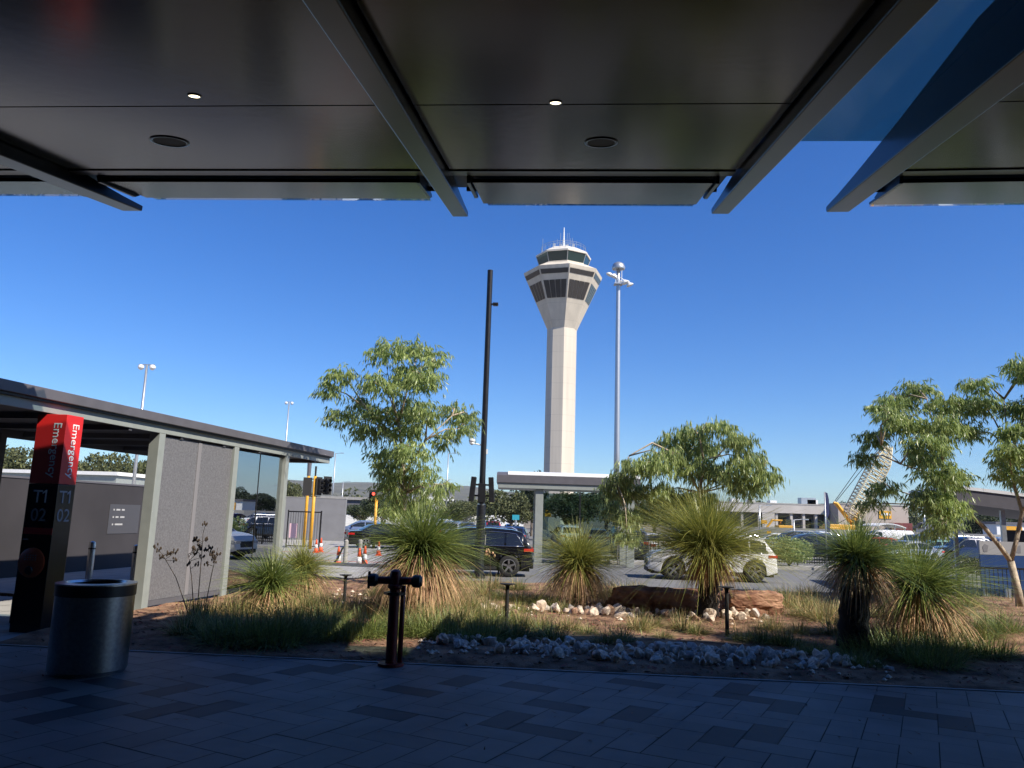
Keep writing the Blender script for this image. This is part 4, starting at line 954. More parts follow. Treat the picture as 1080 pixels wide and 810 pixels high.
def facequad(r0, z0_, r1, z1_, k, e0, e1, off):
    a0 = 2*math.pi*(k+ph8)/8; a1 = 2*math.pi*(k+1+ph8)/8; v = []
    for r_, z in ((r0, z0_), (r1, z1_)):
        p0 = Vector((r_*math.cos(a0), r_*math.sin(a0), z)); p1 = Vector((r_*math.cos(a1), r_*math.sin(a1), z)); v += [p0.lerp(p1, e0), p0.lerp(p1, e1)]
    n = (v[1]-v[0]).cross(v[2]-v[0]).normalized()
    if n.dot(v[0]) < 0 and abs(n.z) < .99: n = -n
    if Vector((n.x, n.y, 0)).dot(Vector((v[0].x, v[0].y, 0))) < 0: n = -n
    return [q+n*off for q in (v[0], v[1], v[3], v[2])]
def rad(z): t = (z-zs[0])/(zs[4]-zs[0]); return 3.25+(8.55-3.25)*t
wz0, wz1 = zs[0]+(zs[4]-zs[0])*.50, zs[0]+(zs[4]-zs[0])*.80
bz0, bz1 = zs[0]+(zs[4]-zs[0])*.905, zs[0]+(zs[4]-zs[0])*.985
mwd = mat('tower_window', (.05, .045, .042), .15, 0, spec=.6)
for k in range(8):
    q = MB()
    for j in range(4): q.add(facequad(rad(wz0), wz0, rad(wz1), wz1, k, .05+j*.225, .05+j*.225+.21, .06), [(0, 1, 2, 3)])
    q.build('window', mwd, T)
    MB().add(facequad(rad(bz0), bz0, rad(bz1), bz1, k, .03, .97, .06), [(0, 1, 2, 3)]).build('window_band', mwd, T)
zc0, zc1, zr = zs[5], tz(592, 273)+.6, tz(592, 264.5)+.6
octa([(5.4, zc0), (5.4, zc0+.5)]).build('cab_base', mc, T)
octa([(5.3, zc0+.5), (5.95, zc1)]).build('cab_glass', m_cabglass, T)
mu = MB()
for k in range(8):
    a0 = 2*math.pi*(k+ph8)/8; mu.tube([(5.32*math.cos(a0), 5.32*math.sin(a0), zc0+.5), (5.98*math.cos(a0), 5.98*math.sin(a0), zc1)], .09, 5)
mu.build('cab_mullions', mat('cab_frame', (.3, .3, .3), .5), T)
octa([(6.15, zc1), (6.2, zc1+.35), (3.5, zr), (3.3, zr+.02)]).build('cab_roof', mat('cab_roof_paint', (.66, .62, .55), .6), T)
rl = MB(); 
for k in range(24):
    a0 = 2*math.pi*k/24; rl.tube([(4.9*math.cos(a0), 4.9*math.sin(a0), zc1+.6), (4.9*math.cos(a0), 4.9*math.sin(a0), zr+.6)], .035, 4)
for zz in (zr+.1, zr+.6): rl.tube([(4.9*math.cos(2*math.pi*k/24), 4.9*math.sin(2*math.pi*k/24), zz) for k in range(25)], .035, 4)
rl.build('roof_railing', m_galv, T)
zt_ = tz(595, 240)+.6
q = MB(); q.tube([(0, 0, zr), (0, 0, zr+(zt_-zr)*.5), (0, 0, zt_)], [.28, .18, .09], 6); q.build('mast', m_white, T)
an = MB(); rt = random.Random(9)
for k in range(12): a0 = rt.uniform(0, 6.3); r_ = rt.uniform(2, 4.9); an.tube([(r_*math.cos(a0), r_*math.sin(a0), zr), (r_*math.cos(a0), r_*math.sin(a0), zr+rt.uniform(1.2, 3.6))], .045, 4)
for k in range(4): an.box(-2.5+k*1.4, -1.9+k*1.4, -2, -1.4, zr, zr+.9)
an.build('aerials', m_galv, T)

# ------------------------------------------------------------------ high mast right of the tower and other poles
MY = 88.; mb_ = at(648, 500, MY); HM = thing('floodlight_mast', 'tall grey floodlight mast right of the control tower', 'light mast', (mb_.x+.25, MY, -.4))
mt_ = at(649, 283, MY).z+.4
MB().lathe([(.38, 0), (.33, 10), (.24, mt_-1.5), (.2, mt_)], 16).build('pole', m_galv, HM, smooth=True)
MB().lathe([(.75, mt_-.1), (.8, mt_+.1), (.6, mt_+.55), (.25, mt_+.75)], 18).build('head_ring', m_galv, HM, auto=40)
q = MB(); q.box(-.5, .5, -.5, .5, mt_-2.0, mt_-1.85); q.tube([(-.35, -.3, mt_-1.9), (-.35, -.3, mt_)], .05, 5); q.tube([(.35, -.3, mt_-1.9), (.35, -.3, mt_)], .05, 5); q.build('cage', m_galv, HM)
for dx, dz, dy in ((-1.0, -.75, 0), (-.6, -1.1, -.5), (.7, -1.75, -.4), (1.35, -1.95, 0), (.2, -1.5, .6), (.95, -1.6, .3)):
    fl = MB(); Mx = Matrix.Translation((dx, dy, mt_+dz)) @ Matrix.Rotation(R(-25 if dx > 0 else 25), 4, 'Y'); fl.lathe([(.12, .25), (.42, .0), (.45, -.12), (.02, -.16)], 14)
    fl.v = [tuple(Mx @ Vector(v)) for v in fl.v]; fl.tube([(0, 0, mt_-1.0), (dx, dy, mt_+dz+.15)], .05, 5); fl.build('floodlight', m_white, HM, auto=40)
def park_light(px, ytop, Y, label, two=True):
    p = at(px, ytop, Y); t = thing('car_park_light', label, 'street light', (p.x, Y, -.4)); h = p.z+.4
    MB().lathe([(.12, 0), (.10, h*.5), (.07, h)], 12).build('pole', m_galv, t, smooth=True)
    q = MB(); q.box(-.5, .5, -.03, .03, h-.02, h+.05); q.build('crossarm', m_galv, t)
    for sx_ in (-1, 1): MB().lathe([(.08, .02), (.18, -.06), (.19, -.18), (.10, -.30), (.02, -.33)], 14, c=(sx_*.36, 0, h)).build('lamp', m_white, t, auto=40)
park_light(155, 385, 48, 'grey car park light with two round lamps beyond the shelter roof')
park_light(305, 424, 95, 'distant grey twin lamp post above the shelter roof end')
def thin_pole(px, yt, Y, label):
    p = at(px, yt, Y); t = thing('light_pole', label, 'light pole', (p.x, Y, -.4)); h = p.z+.4
    MB().lathe([(.13, 0), (.08, h)], 10).build('pole', m_galv, t, smooth=True)
    q = MB(); q.tube([(0, 0, h-.05), (.9, 0, h+.05)], .04, 5); q.box(.8, 1.4, -.12, .12, h, h+.1); q.build('lamp_arm', m_galv, t)
thin_pole(354, 478, 130, 'thin distant light pole left of the young gum')
thin_pole(362, 508, 150, 'short thin light pole against the hills left of the young gum')
thin_pole(436, 505, 140, 'thin distant light pole behind the young gum')
thin_pole(473, 478, 130, 'thin distant light pole just right of the young gum')
thin_pole(801, 533, 90, 'grey light pole before the long low building')
thin_pole(837, 548, 75, 'short light pole in the right car park')
thin_pole(974, 530, 90, 'light pole hidden partly by the gum crown')

# ------------------------------------------------------------------ traffic lights
def sig_pole(px, yb, yt, label):
    b = gr(px, yb, -.35); t = thing('traffic_signal', label, 'traffic light', (b.x, b.y, -.35)); h = at(px, yt, b.y).z+.35
    MB().lathe([(.09, 0), (.09, h)], 14).build('pole', m_yel, t, smooth=True); return t, h
def sig_head(t, x, z, ya=0, n=3, lit=None, two=False):
    Mx = Matrix.Translation((x, 0, z)) @ Matrix.Rotation(ya, 4, 'Z'); q = MB(); hh = .26*n
    q.box(-.13, .13, -.1, .1, -hh/2, hh/2, 0, Mx); q.box(-.24, .24, .1, .115, -hh/2-.12, hh/2+.12, 0, Mx); o = q.build('signal_head', m_matblack, t)
    for k in range(n):
        v = MB(); v.lathe([(.11, -.1), (.11, -.30), (.10, -.30), (.10, -.1)], 14, axis='y', c=(0, 0, hh/2-.13-k*.26), close=False); v.v = [tuple(Mx @ Vector(a)) for a in v.v]; v.build('visor', m_matblack, o)
        l_ = MB(); l_.lathe([(.095, -.104), (.01, -.11)], 14, axis='y', c=(0, 0, hh/2-.13-k*.26)); l_.v = [tuple(Mx @ Vector(a)) for a in l_.v]
        l_.build('lens', mat('red_signal', (.6, .02, .02), .3, emit=(1, .08, .05), estr=2.5) if lit == k else m_carglass, o)
t, h = sig_pole(320, 577, 488, 'thick yellow signal pole with dark top nearest the shelter'); MB().lathe([(.11, h-.75), (.13, h), (.05, h+.05)], 12).build('cap', m_kroof, t)
t, h = sig_pole(327, 579, 502, 'yellow signal pole carrying two black traffic light heads'); sig_head(t, .32, h-.55, R(60)); sig_head(t, .75, h-.5, R(35)); sig_head(t, -.42, h-.6, R(200)); 
q = MB(); q.box(-.4, .7, -.03, .03, h-.2, h-.14); q.build('bracket', m_matblack, t); MB().lathe([(.05, h), (.06, h+.55)], 8).build('aerial', m_matblack, t)
t, h = sig_pole(394, 577, 524, 'yellow pedestrian signal pole showing a red light'); sig_head(t, -.22, h+.05, R(15), 2, 0)
q = MB(); q.box(-.25, .1, -.03, .03, h-.1, h-.04); q.build('bracket', m_matblack, t)
# ------------------------------------------------------------------ cones and barrier
cone0 = None
def cone(px, py, label, hgt=.9):
    global cone0
    p = gr(px, py, -.35)
    if cone0 is None:
        cone0 = thing('traffic_cone', label, 'traffic cone', (p.x, p.y, -.35), 0, 'traffic cones on the driveway')
        MB().box(-.2, .2, -.2, .2, 0, .04).build('base', m_coneo, cone0, bevel=.01)
        MB().lathe([(.155, .04), (.115, .3)], 20).build('cone', m_coneo, cone0, smooth=True)
        MB().lathe([(.116, .3), (.085, .55)], 20).build('reflective_band', m_white, cone0, smooth=True)
        MB().lathe([(.085, .55), (.035, .88), (.02, .9)], 20).build('tip', m_coneo, cone0, smooth=True); c = cone0
    else:
        c = copy_tree(cone0); c.location = (p.x, p.y, -.35); c['label'] = label
    c.scale = (hgt,)*3
for a in ((356, 600, 'orange cone nearest the grass tree by the shelter'), (378, 602, 'orange cone beside the white barrier post, nearest the big grass tree'), (384, 598, 'orange cone just behind the barrier cone'), (338, 582, 'small far orange cone by the yellow poles', .8), (333, 583, 'small orange cone half hidden at the yellow poles', .75), (399, 586, 'far orange cone right of the pedestrian signal', .8)): cone(*a)
bpos = gr(371, 601, -.35); BR = thing('road_barrier', 'white plastic barrier posts with hose between the orange cones', 'barrier', (bpos.x, bpos.y, -.35))
for dx in (-.12, .12): MB().lathe([(.12, 0), (.12, .1), (.085, .12), (.08, 1.05), (.04, 1.1)], 16, c=(dx*1.4, dx*4, 0)).build('post', m_conc, BR, auto=30)
q = MB(); q.tube([(-.2, 0, .9), (-.42, .1, .75), (-.55, .1, .4), (-.75, 0, .12)], .035, 8); q.tube([(.25, 0, .8), (.4, -.1, .4), (.62, -.2, .15)], .03, 8); q.build('hose', m_plastic, BR, smooth=True)
# grey wall at the driveway and small fence with pink notice
gwl = at(312, 560, 57).x; gwr = at(363, 560, 57).x
GW = thing('grey_wall', 'plain pale grey wall behind the yellow signal poles', 'wall', (gwl, 57, -.4)); MB().box(-2, gwr-gwl, 0, .3, 0, 3.05).build('wall', m_greywall, GW); MB().box(-2.02, gwr-gwl+.02, -.02, .32, 3.052, 3.10).build('coping', m_conc, GW)
RF = thing('railing', 'dark metal railing with pink notice beside the yellow poles', 'railing', (at(303, 560, 45).x, 45, -.35))
q = MB(); 
for k in range(14): q.tube([(k*.14, 0, .1), (k*.14, 0, 2.0)], .012, 5)
q.build('bars', m_black, RF); q = MB(); q.box(0, 1.85, -.02, .02, 1.98, 2.05); q.box(0, 1.85, -.02, .02, .08, .13); q.box(-.04, .02, -.03, .03, 0, 2.1); q.box(1.83, 1.9, -.03, .03, 0, 2.1); q.build('frame', m_black, RF)
MB().box(.12, .55, -.05, -.03, .55, 1.35).build('notice', mat('pink_notice', (.72, .48, .52), .6), RF)

# ------------------------------------------------------------------ fence along the road, bush, flag sign
FX0, FX1, FY = at(596, 590, 41.).x, at(965, 590, 41.).x, 41.0
FE = thing('picket_fence', 'black metal picket fence between the road and the car park', 'fence', (FX0, FY, -.24))
q = MB(); n = int((FX1-FX0)/.13)
for k in range(n): q.box(k*.13-.016, k*.13+.016, -.012, .012, .08, 1.15)
q.build('pickets', m_black, FE)
q = MB(); q.box(0, FX1-FX0, -.02, .02, 1.0, 1.06); q.box(0, FX1-FX0, -.02, .02, .14, .20); q.build('rails', m_black, FE)
for k in range(int((FX1-FX0)/2.4)+1): MB().box(k*2.4-.03, k*2.4+.03, -.03, .03, 0, 1.22).build('post', m_black, FE)
def bush(name, label, p, rx, rz_, n, seed, m, ls=.1):
    rnd = random.Random(seed); mb = MB()
    cs = [(Vector((rnd.uniform(-.55, .55)*rx, rnd.uniform(-.4, .4)*rx, rz_*rnd.uniform(.4, .75))), rx*rnd.uniform(.35, .6), rz_*rnd.uniform(.3, .45)) for _ in range(7)]
    for _ in range(n):
        c, a, b = rnd.choice(cs); v = Vector((rnd.gauss(0, 1), rnd.gauss(0, 1), rnd.gauss(0, 1))).normalized()*rnd.uniform(.75, 1.05)
        p_ = c+Vector((v.x*a, v.y*a, v.z*b)); p_.z = max(p_.z, .02)
        leaf(mb, p_, Vector((rnd.uniform(-1, 1), rnd.uniform(-1, 1), rnd.uniform(-.2, 1))), ls*rnd.uniform(.6, 1.3), ls*.45, rnd)
    t = thing(name, label, 'shrub', p); mb.build('foliage', m, t, normals=False)
    st_ = MB(); 
    for c, a, b in cs: st_.tube([(0, 0, 0), c*.5+Vector((0, 0, .05)), c], [.03, .02, .01], 5)
    st_.build('stems', m_bark2, t); return t
bush('shrub', 'rounded olive shrub by the kerb right of the white SUV', Vector((at(832, 590, 39.9).x, 39.9, -.24)), 1.35, 1.35, 3800, 81, m_leafB, .13)
bush('shrub', 'low olive shrub by the fence behind the stout grass tree', Vector((at(925, 592, 40).x, 40, -.24)), 1.3, .9, 1800, 82, m_far1, .13)
bush('shrub', 'low shrub by the fence beneath the forked gum', Vector((at(1015, 600, 36).x, 36, -.34)), 1.5, .9, 1800, 83, m_far1, .13)
fb = at(872.5, 600, 38.6); FS = thing('banner_flag', 'dark blue feather banner on a pole at the car park kerb', 'flag', (fb.x, 38.6, -.36)); hz = at(872, 519, 38.6).z+.36
MB().lathe([(.035, 0), (.03, hz)], 10).build('pole', m_galv, FS, smooth=True)
q = MB(); q.prism([(.03, hz), (.14, hz-.05), (.20, hz-.35), (.20, hz-1.05), (.10, hz-1.25), (.03, hz-1.25)], 'y', -.012, .012); q.build('banner', mat('navy_cloth', (.02, .03, .10), .8), FS)
MB().box(.0, .2, -.02, .02, hz-1.95, hz-1.35).build('plate', mat('navy_cloth', (.02, .03, .10), .8), FS)

# ------------------------------------------------------------------ right shed, blue board, gate railing
SHY = 25.
SH = thing('shed_roof', 'dark skillion roof with white top edge behind the forked gum', 'shelter', (at(1008, 530, SHY).x, SHY, -.36), R(-12))
q = MB(); q.prism([(0, 3.0), (0, 3.45), (7, 2.70), (7, 2.25)], 'y', 0, 5); q.build('roof', m_kroof, SH)
q = MB(); q.prism([(-.03, 3.46), (-.03, 3.56), (7, 2.81), (7, 2.71)], 'y', -.03, 5); q.build('roof_sheet', m_white, SH)
for x, y in ((1.35, .2), (1.35, 4.6), (6.4, .2), (6.4, 4.6)): MB().box(x, x+.13, y, y+.13, 0, 2.95-x*.107).build('post', m_galv, SH)
MB().box(1.5, 2.7, .45, .5, .1, 2.2).build('side_panel', m_darkwall, SH)
BB = thing('site_board', 'blue hoarding board with white top panel behind the forked trunk', 'hoarding', (at(1034, 590, 22.5).x, 22.5, -.36), R(-6))
MB().box(0, 3.4, 0, .08, .55, 1.48).build('blue_panel', m_blueboard, BB); MB().box(0, 3.4, 0, .08, 1.485, 1.86).build('white_panel', mat('board_white', (.33, .33, .34), .6), BB)
q = MB(); q.prism([(.10, 1.56), (.2, 1.56), (.24, 1.74), (.14, 1.78), (.08, 1.70)], 'y', -.006, -.001); q.prism([(.95, 1.56), (1.1, 1.56), (1.1, 1.78), (.99, 1.72)], 'y', -.006, -.001); q.build('emblem', mat('grey_mark', (.2, .2, .22), .6), BB)
for x in (.1, 1.7, 3.2): MB().box(x, x+.08, .085, .16, 0, 1.8).build('post', m_galv, BB)
RG = thing('gate_railing', 'dark grey steel railing in front of the blue board', 'fence', (at(1018, 620, 20.9).x, 20.95, -.3), R(-4))
q = MB()
for k in range(48): q.box(k*.11, k*.11+.016, 0, .016, .05, 1.15)
q.build('bars', m_dkpole, RG); q = MB(); q.box(0, 5.3, -.005, .03, 1.1, 1.15); q.box(0, 5.3, -.005, .03, .08, .12); q.build('rails', m_dkpole, RG)

# ------------------------------------------------------------------ far right building, crane, awning
BY = 150.; bx0 = at(742, 540, BY).x; bxm = at(872, 540, BY).x; bx1 = at(944, 540, BY).x
def bz(px, y, Y=BY): return at(px, y, Y).z+.6
LB = thing('terminal_building', 'long low pale building with dark recessed bays beyond the car park', 'building', (bx0, BY, -.6))
W1 = bxm-bx0; hz1 = bz(820, 532); hz0 = bz(820, 541)
mpale = mat('pale_render', (.46, .43, .40), .85, 0, .12, .2); mdk = mat('recess_wall', (.10, .105, .12), .7, 0, .2, .3)
MB().box(0, W1, 1.5, 14, 0, hz1-.2).build('wall', mdk, LB); MB().box(-.5, W1, -.5, 14.2, hz0, hz1).build('roof', mpale, LB); MB().box(-.55, W1+.02, -.55, 14.3, hz1+.003, hz1+.25).build('roof_edge', m_conc, LB)
for f in (.02, .11, .30, .44, .58, .70, .80, .90, .985): MB().box(W1*f, W1*f+.45, -.2, .5, 0, hz0-.003).build('column', mpale, LB)
for f0, f1 in ((.13, .29), (.46, .57), (.6, .69), (.82, .89)): MB().box(W1*f0, W1*f1, 1.35, 1.495, .3, hz0-.8).build('window', m_carglass, LB)
MB().box(W1*.47, W1*.57, -.45, 1.3, 0, hz0-.01).build('pale_bay', mpale, LB)
for f, s_ in ((.60, 1.0), (.28, 1.2), (.42, 1.0), (.86, 2.2), (.91, 1.6)): MB().box(W1*f, W1*f+s_*1.3, 4, 6, hz1+.25, hz1+.25+s_*.6).build('rooftop_unit', m_white if s_ < 2 else m_galv, LB)
WH = thing('warehouse', 'beige warehouse with yellow sign panel behind the crane', 'building', (bxm+.5, BY-4, -.6)); W2 = bx1-bxm; hz2 = bz(905, 533)
MB().box(0, W2, 0, 20, 0, hz2).build('wall', mat('beige_cladding', (.42, .36, .31), .8, 0, .06, .3), WH); MB().box(-.1, W2+.1, -.1, 20.1, hz2+.003, hz2+.2).build('roof_edge', m_conc, WH)
sx0_, sx1_ = at(927, 545, BY-4).x-bxm-.5, at(940, 545, BY-4).x-bxm-.5; sz0, sz1 = bz(933, 547, BY-4), bz(933, 539, BY-4)
sg = MB().box(sx0_, sx1_, -.12, -.003, sz0, sz1).build('sign_panel', mat('yellow_sign', (.75, .40, .03), .5), WH)
q = MB()
for k in range(4): q.box(sx0_+.35+k*.48, sx0_+.65+k*.48, -.15, -.123, sz0+.6, sz0+1.05)
q.build('sign_marks', m_white, sg)
MB().box(W2*.72, W2*.99, -1.5, -.01, 0, bz(930, 551, BY-4)).build('entrance', mat('maroon_panel', (.16, .03, .03), .6), WH)
# crane
CY = 120.; c0 = at(888, 556, CY); CR = thing('crawler_crane', 'yellow crane with pale lattice boom leaning right behind the car park', 'crane', (c0.x, CY, -.5))
def cl_(x, y, dy=0): p = at(x, y, CY); return Vector((p.x-c0.x, dy, p.z+.5))
q = MB(); q.box(-3.0, -1.6, -2.6, 2.6, 0, .9); q.box(1.0, 2.6, -2.6, 2.6, 0, .9); q.build('tracks', m_matblack, CR, bevel=.15)
q = MB(); q.box(-2.4, 3.0, -1.5, 1.5, 1.0, 2.7); q.box(-2.9, -1.0, -1.6, 1.6, 1.1, 2.3); q.build('body', m_yel, CR, bevel=.1); MB().box(1.6, 2.9, -1.7, -.5, 1.9, 3.3).build('cab', m_carglass, CR, bevel=.1)
a0_, a1_ = cl_(897, 548), cl_(938, 470); lat = MB(); dd = (a1_-a0_); ln_ = dd.length; dd.normalize(); sd_ = Vector((dd.z, 0, -dd.x)); up_ = Vector((0, 1, 0)); nb_ = 22
def lp_(t, a, b): wd = 1.15*min(1, .5+t*9, .3+(1-t)*3); return a0_+dd*ln_*t+sd_*wd*a+up_*wd*b
for a, b in ((1, 1), (1, -1), (-1, 1), (-1, -1)): lat.tube([lp_(i/nb_, a, b) for i in range(nb_+1)], .10, 4)
for i in range(nb_):
    for (a, b), (c, d) in (((1, 1), (1, -1)), ((1, -1), (-1, -1)), ((-1, -1), (-1, 1)), ((-1, 1), (1, 1))):
        lat.tube([lp_(i/nb_, a, b), lp_((i+1)/nb_, c, d)], .065, 4); lat.tube([lp_(i/nb_, a, b), lp_(i/nb_, c, d)], .065, 4)
lat.build('boom', m_lattice, CR)
q = MB(); q.tube([cl_(899, 553), cl_(882, 531), cl_(879, 530)], [.35, .3, .2], 6); q.tube([cl_(897, 553), cl_(912, 533)], [.35, .25], 6); q.build('gantry', m_yel, CR)
q = MB(); q.tube([cl_(881, 530), cl_(931, 468)], .05, 4); q.tube([cl_(878, 532), cl_(925, 466)], .05, 4); q.tube([cl_(884, 552), cl_(910, 538)], .05, 4); q.build('cables', m_cablepaint, CR)
# small excavator
EY = 118.; e0 = at(826, 560, EY); EX = thing('excavator', 'small yellow excavator with bent arm before the long low building', 'excavator', (e0.x, EY, -.4))
MB().box(-1.4, 1.4, -1, 1, 0, .8).build('tracks', m_matblack, EX, bevel=.1); MB().box(-1.0, 1.3, -.9, .9, .85, 2.2).build('body', m_yel, EX, bevel=.1)
q = MB(); q.tube([(-.8, 0, 1.6), (-.2, 0, 2.9), (-1.6, 0, 2.9), (-2.6, 0, 1.6)], [.2, .22, .2, .15], 6); q.build('arm', m_yel, EX); MB().box(.1, 1.0, -.8, .1, 2.2, 3.1).build('cab', m_carglass, EX)
# yellow warning boards
def wboard(px, y0, y1, Y, label, wd=1.9):
    p = at(px, y1, Y); t = thing('warning_board', label, 'sign', (p.x, Y, -.4)); z0_ = p.z+.4; z1_ = at(px, y0, Y).z+.4
    MB().box(-wd/2, wd/2, -.04, .04, z0_, z1_).build('board', m_yel, t); MB().lathe([(.06, 0), (.06, z0_)], 8, c=(0, .05, 0)).build('post', m_galv, t)
wboard(806, 548.5, 552.5, 100, 'yellow board before the dark building bay, the farther one', .6*1.2); wboard(811, 560, 563.5, 80, 'yellow board at the hoarding just above the parked cars', .42)
wboard(578, 538, 545, 75, 'yellow board seen through the glass shelter', .6)
# site hoarding
HB = thing('site_hoarding', 'low pale hoarding behind the right car park', 'hoarding', (at(730, 560, 96).x, 96, -.4)); hh_ = 1.9
q = MB(); x = 0; ww = at(1085, 560, 96).x-at(730, 560, 96).x
k = 0
while x < ww: MB().box(x, min(ww, x+5.96), 0, .12, 0, hh_).build('panel', m_greywall if k % 3 else m_conc, HB); x += 6; k += 1
# curved awning
AY = 104.; a0x = at(925, 560, AY).x; a1x = at(956, 560, AY).x; wa = a1x-a0x
AW = thing('curved_awning', 'white curved awning on thin posts beyond the red hatchback', 'awning', (a0x, AY, -.4)); zb_ = at(940, 556, AY).z+.4; zt2 = at(938, 552, AY).z+.4
pr = [(wa*i/12, zb_+(zt2-zb_)*math.sin(math.pi*min(1, i/12*.9+.1))) for i in range(13)]
q = MB(); q.prism(pr+[(x, z-.12) for x, z in pr[::-1]], 'y', 0, 5); q.build('roof', m_white, AW)
for x in (.2, wa*.62, wa-.15):
    for y in (.1, 4.8): MB().lathe([(.07, 0), (.07, lerpk(pr, x)-.1)], 8, c=(x, y, 0)).build('post', m_galv, AW)
# far right kiosk hut with yellow
HU = thing('site_hut', 'small white hut with yellow panel far behind the shed posts', 'hut', (at(1066, 555, 100).x, 100, -.4)); MB().box(-1.8, 1.8, 0, 3, 0, 3.2).build('wall', m_white, HU); MB().box(-2, 2, -.2, 3.2, 3.203, 3.5).build('roof', m_kroof, HU); MB().box(-.6, 1.4, -.06, -.003, 1.6, 3.0).build('panel', m_yel, HU)
HV = thing('site_hut', 'low shed with dark roof seen beneath the gum branch', 'hut', (at(1018, 555, 112).x, 112, -.4)); MB().box(-5, 5, 0, 4, 0, 2.4).build('wall', m_white, HV); q = MB(); q.prism([(-.4, 2.4), (2, 3.3), (4.4, 2.4)], 'x', -5.4, 5.4); q.build('roof', m_kroof, HV)

# ------------------------------------------------------------------ far left: covered walkway, white building, teal sign
CW = thing('covered_walkway', 'long white roofed walkway beyond the dark wall at left', 'walkway', (at(-30, 500, 58).x, 58, -.4), R(-8))
wl = at(162, 510, 62).x-at(-30, 500, 58).x
MB().box(0, wl, 0, 4, 4.2, 4.45).build('roof', m_white, CW); MB().box(.2, wl-.2, .2, 3.8, 3.6, 4.195).build('fascia', m_kgrey, CW)
for k in range(8): MB().box(wl*k/7.5+.3, wl*k/7.5+.5, .4, .6, 0, 3.595).build('post', m_galv, CW)
WB = thing('white_shed', 'long low white building behind the blue hatchback', 'building', (at(355, 550, 110).x, 110, -.5)); MB().box(0, 26, 0, 12, 0, 2.4).build('wall', m_white, WB); MB().box(-2, 12, -.5, 12, 2.6, 3.9).build('upper_storey', mat('shed_grey', (.12, .12, .13), .7), WB); MB().box(-2.3, 12.5, -.8, 12.5, 3.903, 4.3).build('roof', m_conc, WB)
WC = thing('white_hangar', 'white flat building among distant trees right of the young gum', 'building', (at(446, 535, 420).x, 420, -.6)); MB().box(0, 15, 0, 20, 0, at(460, 522, 420).z).build('wall', m_white, WC); MB().box(-.3, 15.3, -.3, 20.3, at(460, 522, 420).z+.01, at(460, 521, 420).z).build('roof', m_conc, WC)
TS_ = at(544, 545, 72); TE = thing('sign_post', 'small teal sign on a post behind the navy hatchback', 'sign', (TS_.x, 72, -.4)); MB().box(-.32, .32, -.04, .04, 1.9, 2.35).build('board', mat('teal_board', (.03, .32, .42), .5), TE); MB().lathe([(.09, 0), (.09, 1.9)], 10).build('post', m_galv, TE)

# ------------------------------------------------------------------ distant trees
def far_tree_mesh(seed, h, wd, n, ls, m, flat=.8):
    rnd = random.Random(seed); cr = MB(); tk = MB()
    cs = []
    for _ in range(11):
        a = rnd.uniform(0, 6.3); r_ = wd*.36*math.sqrt(rnd.random()); z = h*rnd.uniform(.42, .82)
        cs.append((Vector((r_*math.cos(a), r_*math.sin(a), z)), wd*rnd.uniform(.15, .26), h*rnd.uniform(.11, .2)))
    for _ in range(n):
        c, a, b = rnd.choice(cs); v = Vector((rnd.gauss(0, 1), rnd.gauss(0, 1), rnd.gauss(0, 1))).normalized()*rnd.uniform(.7, 1.08)
        leaf(cr, c+Vector((v.x*a, v.y*a, v.z*b)), Vector((rnd.uniform(-1, 1), rnd.uniform(-1, 1), rnd.uniform(-1, .5))), ls*rnd.uniform(.5, 1.3), ls*.5, rnd)
    tk.tube([(0, 0, -.3), (.1, 0, h*.25), (0, .1, h*.45)], [wd*.035, wd*.028, wd*.02], 8)
    for c, a, b in cs: tk.tube([(0, .05, h*.3), c*.6+Vector((0, 0, h*.12)), c], [wd*.014, wd*.01, wd*.004], 5)
    return tk.mesh('trunk', m_bark2, True), cr.mesh('crown', m)
FT = [far_tree_mesh(91, 8, 9, 4200, .5, m_far1), far_tree_mesh(92, 9, 8, 4200, .5, m_far2), far_tree_mesh(93, 7, 10, 4200, .5, m_far1), far_tree_mesh(94, 10, 10, 4200, .55, m_far2)]
def far_tree(px, ytop, Y, k, wpx, label):
    p = at(px, ytop, Y); h = p.z+.5; tkm, crm = FT[k]; hh = (8, 9, 7, 10)[k]; ww = (9, 8, 10, 10)[k]
    t = thing('background_tree', label, 'tree', (p.x, Y, -.5), RND.uniform(0, 6), 'trees beyond the car park'); s_ = h/hh/.97; sw_ = wpx*Y/FPX/ww/.95
    t.scale = (sw_, sw_, s_)
    for nm, me in (('trunk', tkm), ('crown', crm)): o = bpy.data.objects.new(nm, me); COL.objects.link(o); o.parent = t
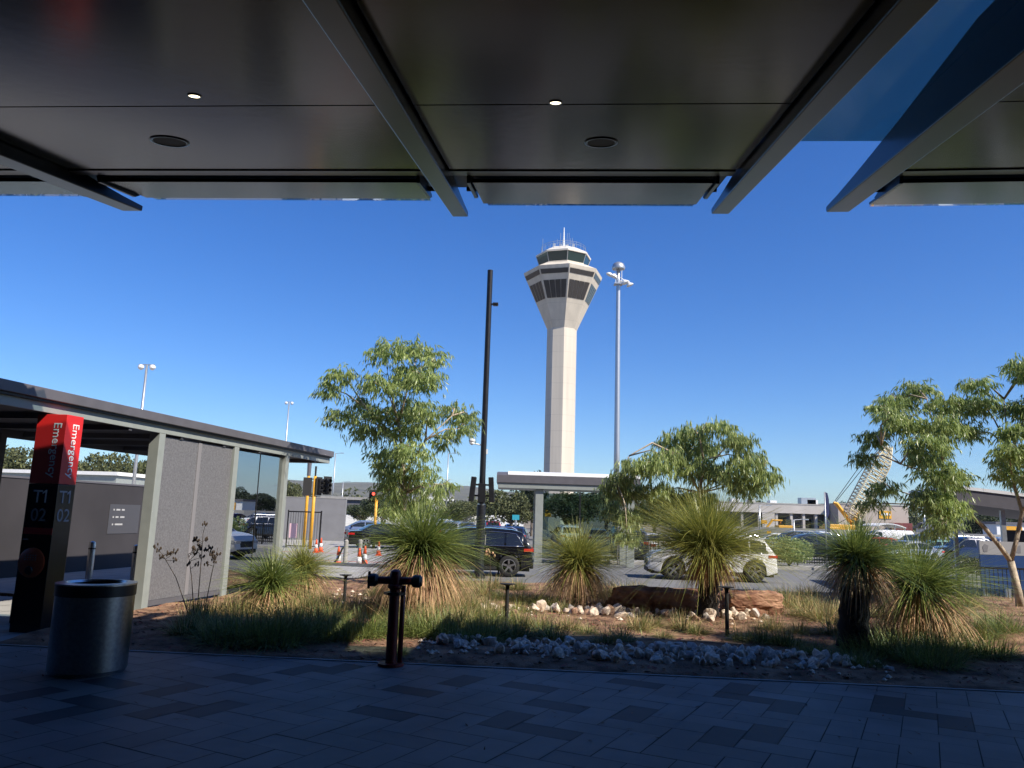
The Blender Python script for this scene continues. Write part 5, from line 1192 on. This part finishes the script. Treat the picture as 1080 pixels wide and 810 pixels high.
FTL = [(10, 467, 75, 0, 75, 'olive tree behind the walkway left of the emergency pylon'), (-25, 470, 80, 3, 70, 'olive tree at the far left edge behind the walkway'), (112, 472, 78, 0, 62, 'bushy olive tree between the pylon and the shelter post'), (85, 480, 84, 2, 40, 'small olive tree just right of the pylon'), (155, 479, 80, 2, 45, 'olive tree behind the tall twin lamp at left'), (310, 505, 70, 0, 30, 'olive tree behind the black signal heads'), (385, 531, 105, 1, 36, 'dark tree behind the white shed roof'), (405, 522, 95, 1, 44, 'dark green tree behind the young gum trunk'), (440, 528, 100, 3, 50, 'broad dark tree right of the young gum trunk'), (482, 527, 110, 0, 46, 'olive tree left of the lamp post speakers'), (503, 524, 120, 2, 40, 'yellowish tree directly behind the lamp post'), (540, 514, 78, 0, 58, 'large olive tree left of the shelter post'), (562, 494, 92, 3, 40, 'tall tree whose top shows over the shelter roof'), (598, 516, 76, 1, 56, 'dark tree behind the shelter glass'), (640, 512, 80, 1, 60, 'dark tree behind the shelter right end'), (690, 520, 84, 3, 64, 'dark tree behind the weeping gum'), (740, 528, 100, 1, 50, 'dark tree behind the middle grass tree'), (895, 527, 190, 3, 26, 'dark tree rising behind the warehouse'), (1000, 545, 120, 1, 40, 'dark tree below the shed roof edge'), (1040, 540, 110, 1, 44, 'dark tree behind the shed posts'), (1085, 530, 115, 3, 60, 'dark tree at the far right edge')]
for a in FTL: far_tree(*a)
# far-off woodland as one mass
wd_ = MB(); rw_ = random.Random(97)
for i in range(300):
    Y = rw_.uniform(230, 620); px = rw_.uniform(-120, 1200); X = (px-540)/FPX*Y; h = rw_.uniform(5, 10)+Y*.004; wdt = rw_.uniform(6, 12)
    for _ in range(130):
        v = Vector((rw_.gauss(0, 1), rw_.gauss(0, 1), rw_.gauss(0, 1))).normalized()*rw_.uniform(.5, 1.05)
        leaf(wd_, Vector((X+v.x*wdt*.5, Y+v.y*wdt*.5, h*.5+v.z*h*.5)), Vector((rw_.uniform(-1, 1), rw_.uniform(-1, 1), rw_.uniform(-1, 1))), 1.9*rw_.uniform(.5, 1.2), 1.0, rw_)
tag(wd_.build('woodland', m_far1, normals=False), 'distant belt of olive woodland along the horizon', 'woodland', kind='stuff')
# hills
hl_ = MB(); NA = 120; RR = [1500, 2200, 2900, 3400, 4200, 5200]
for j, r_ in enumerate(RR):
    for i in range(NA+1):
        a = R(-60+120*i/NA); px_ = math.tan(a)*FPX+540
        env = 1.0 if px_ < 480 else max(.35, 1-(px_-480)/700)
        hgt = (0, .25, .75, 1, .9, .2)[j]*(128+10*noise2(i*.23, j*2.)+5*noise2(i*.9+3, j))*env
        hl_.v.append((r_*math.sin(a), r_*math.cos(a), -1+hgt))
hl_.f = [(j*(NA+1)+i, j*(NA+1)+i+1, (j+1)*(NA+1)+i+1, (j+1)*(NA+1)+i) for j in range(len(RR)-1) for i in range(NA)]; hl_.m = [0]*len(hl_.f)
struct(hl_.build('hills', mat('scrub_hills', (.10, .095, .06), .95, 0, .4, .012, detail=8), smooth=True, normals=False))
# haze
hz_ = MB().box(-5600, 5600, -60, 5600, -2, 175).build('haze', None)
hm = bpy.data.materials.new('haze_air'); hm.use_nodes = True; n_ = hm.node_tree.nodes; n_.remove(n_['Principled BSDF']); pv_ = n_.new('ShaderNodeVolumePrincipled')
pv_.inputs['Color'].default_value = (.80, .88, 1, 1); pv_.inputs['Density'].default_value = 8e-5; pv_.inputs['Anisotropy'].default_value = .2
hm.node_tree.links.new(pv_.outputs[0], n_['Material Output'].inputs['Volume'])
hz_.data.materials.clear(); hz_.data.materials.append(hm); tag(hz_, 'thin pale blue air haze over the whole scene', 'haze', kind='stuff')
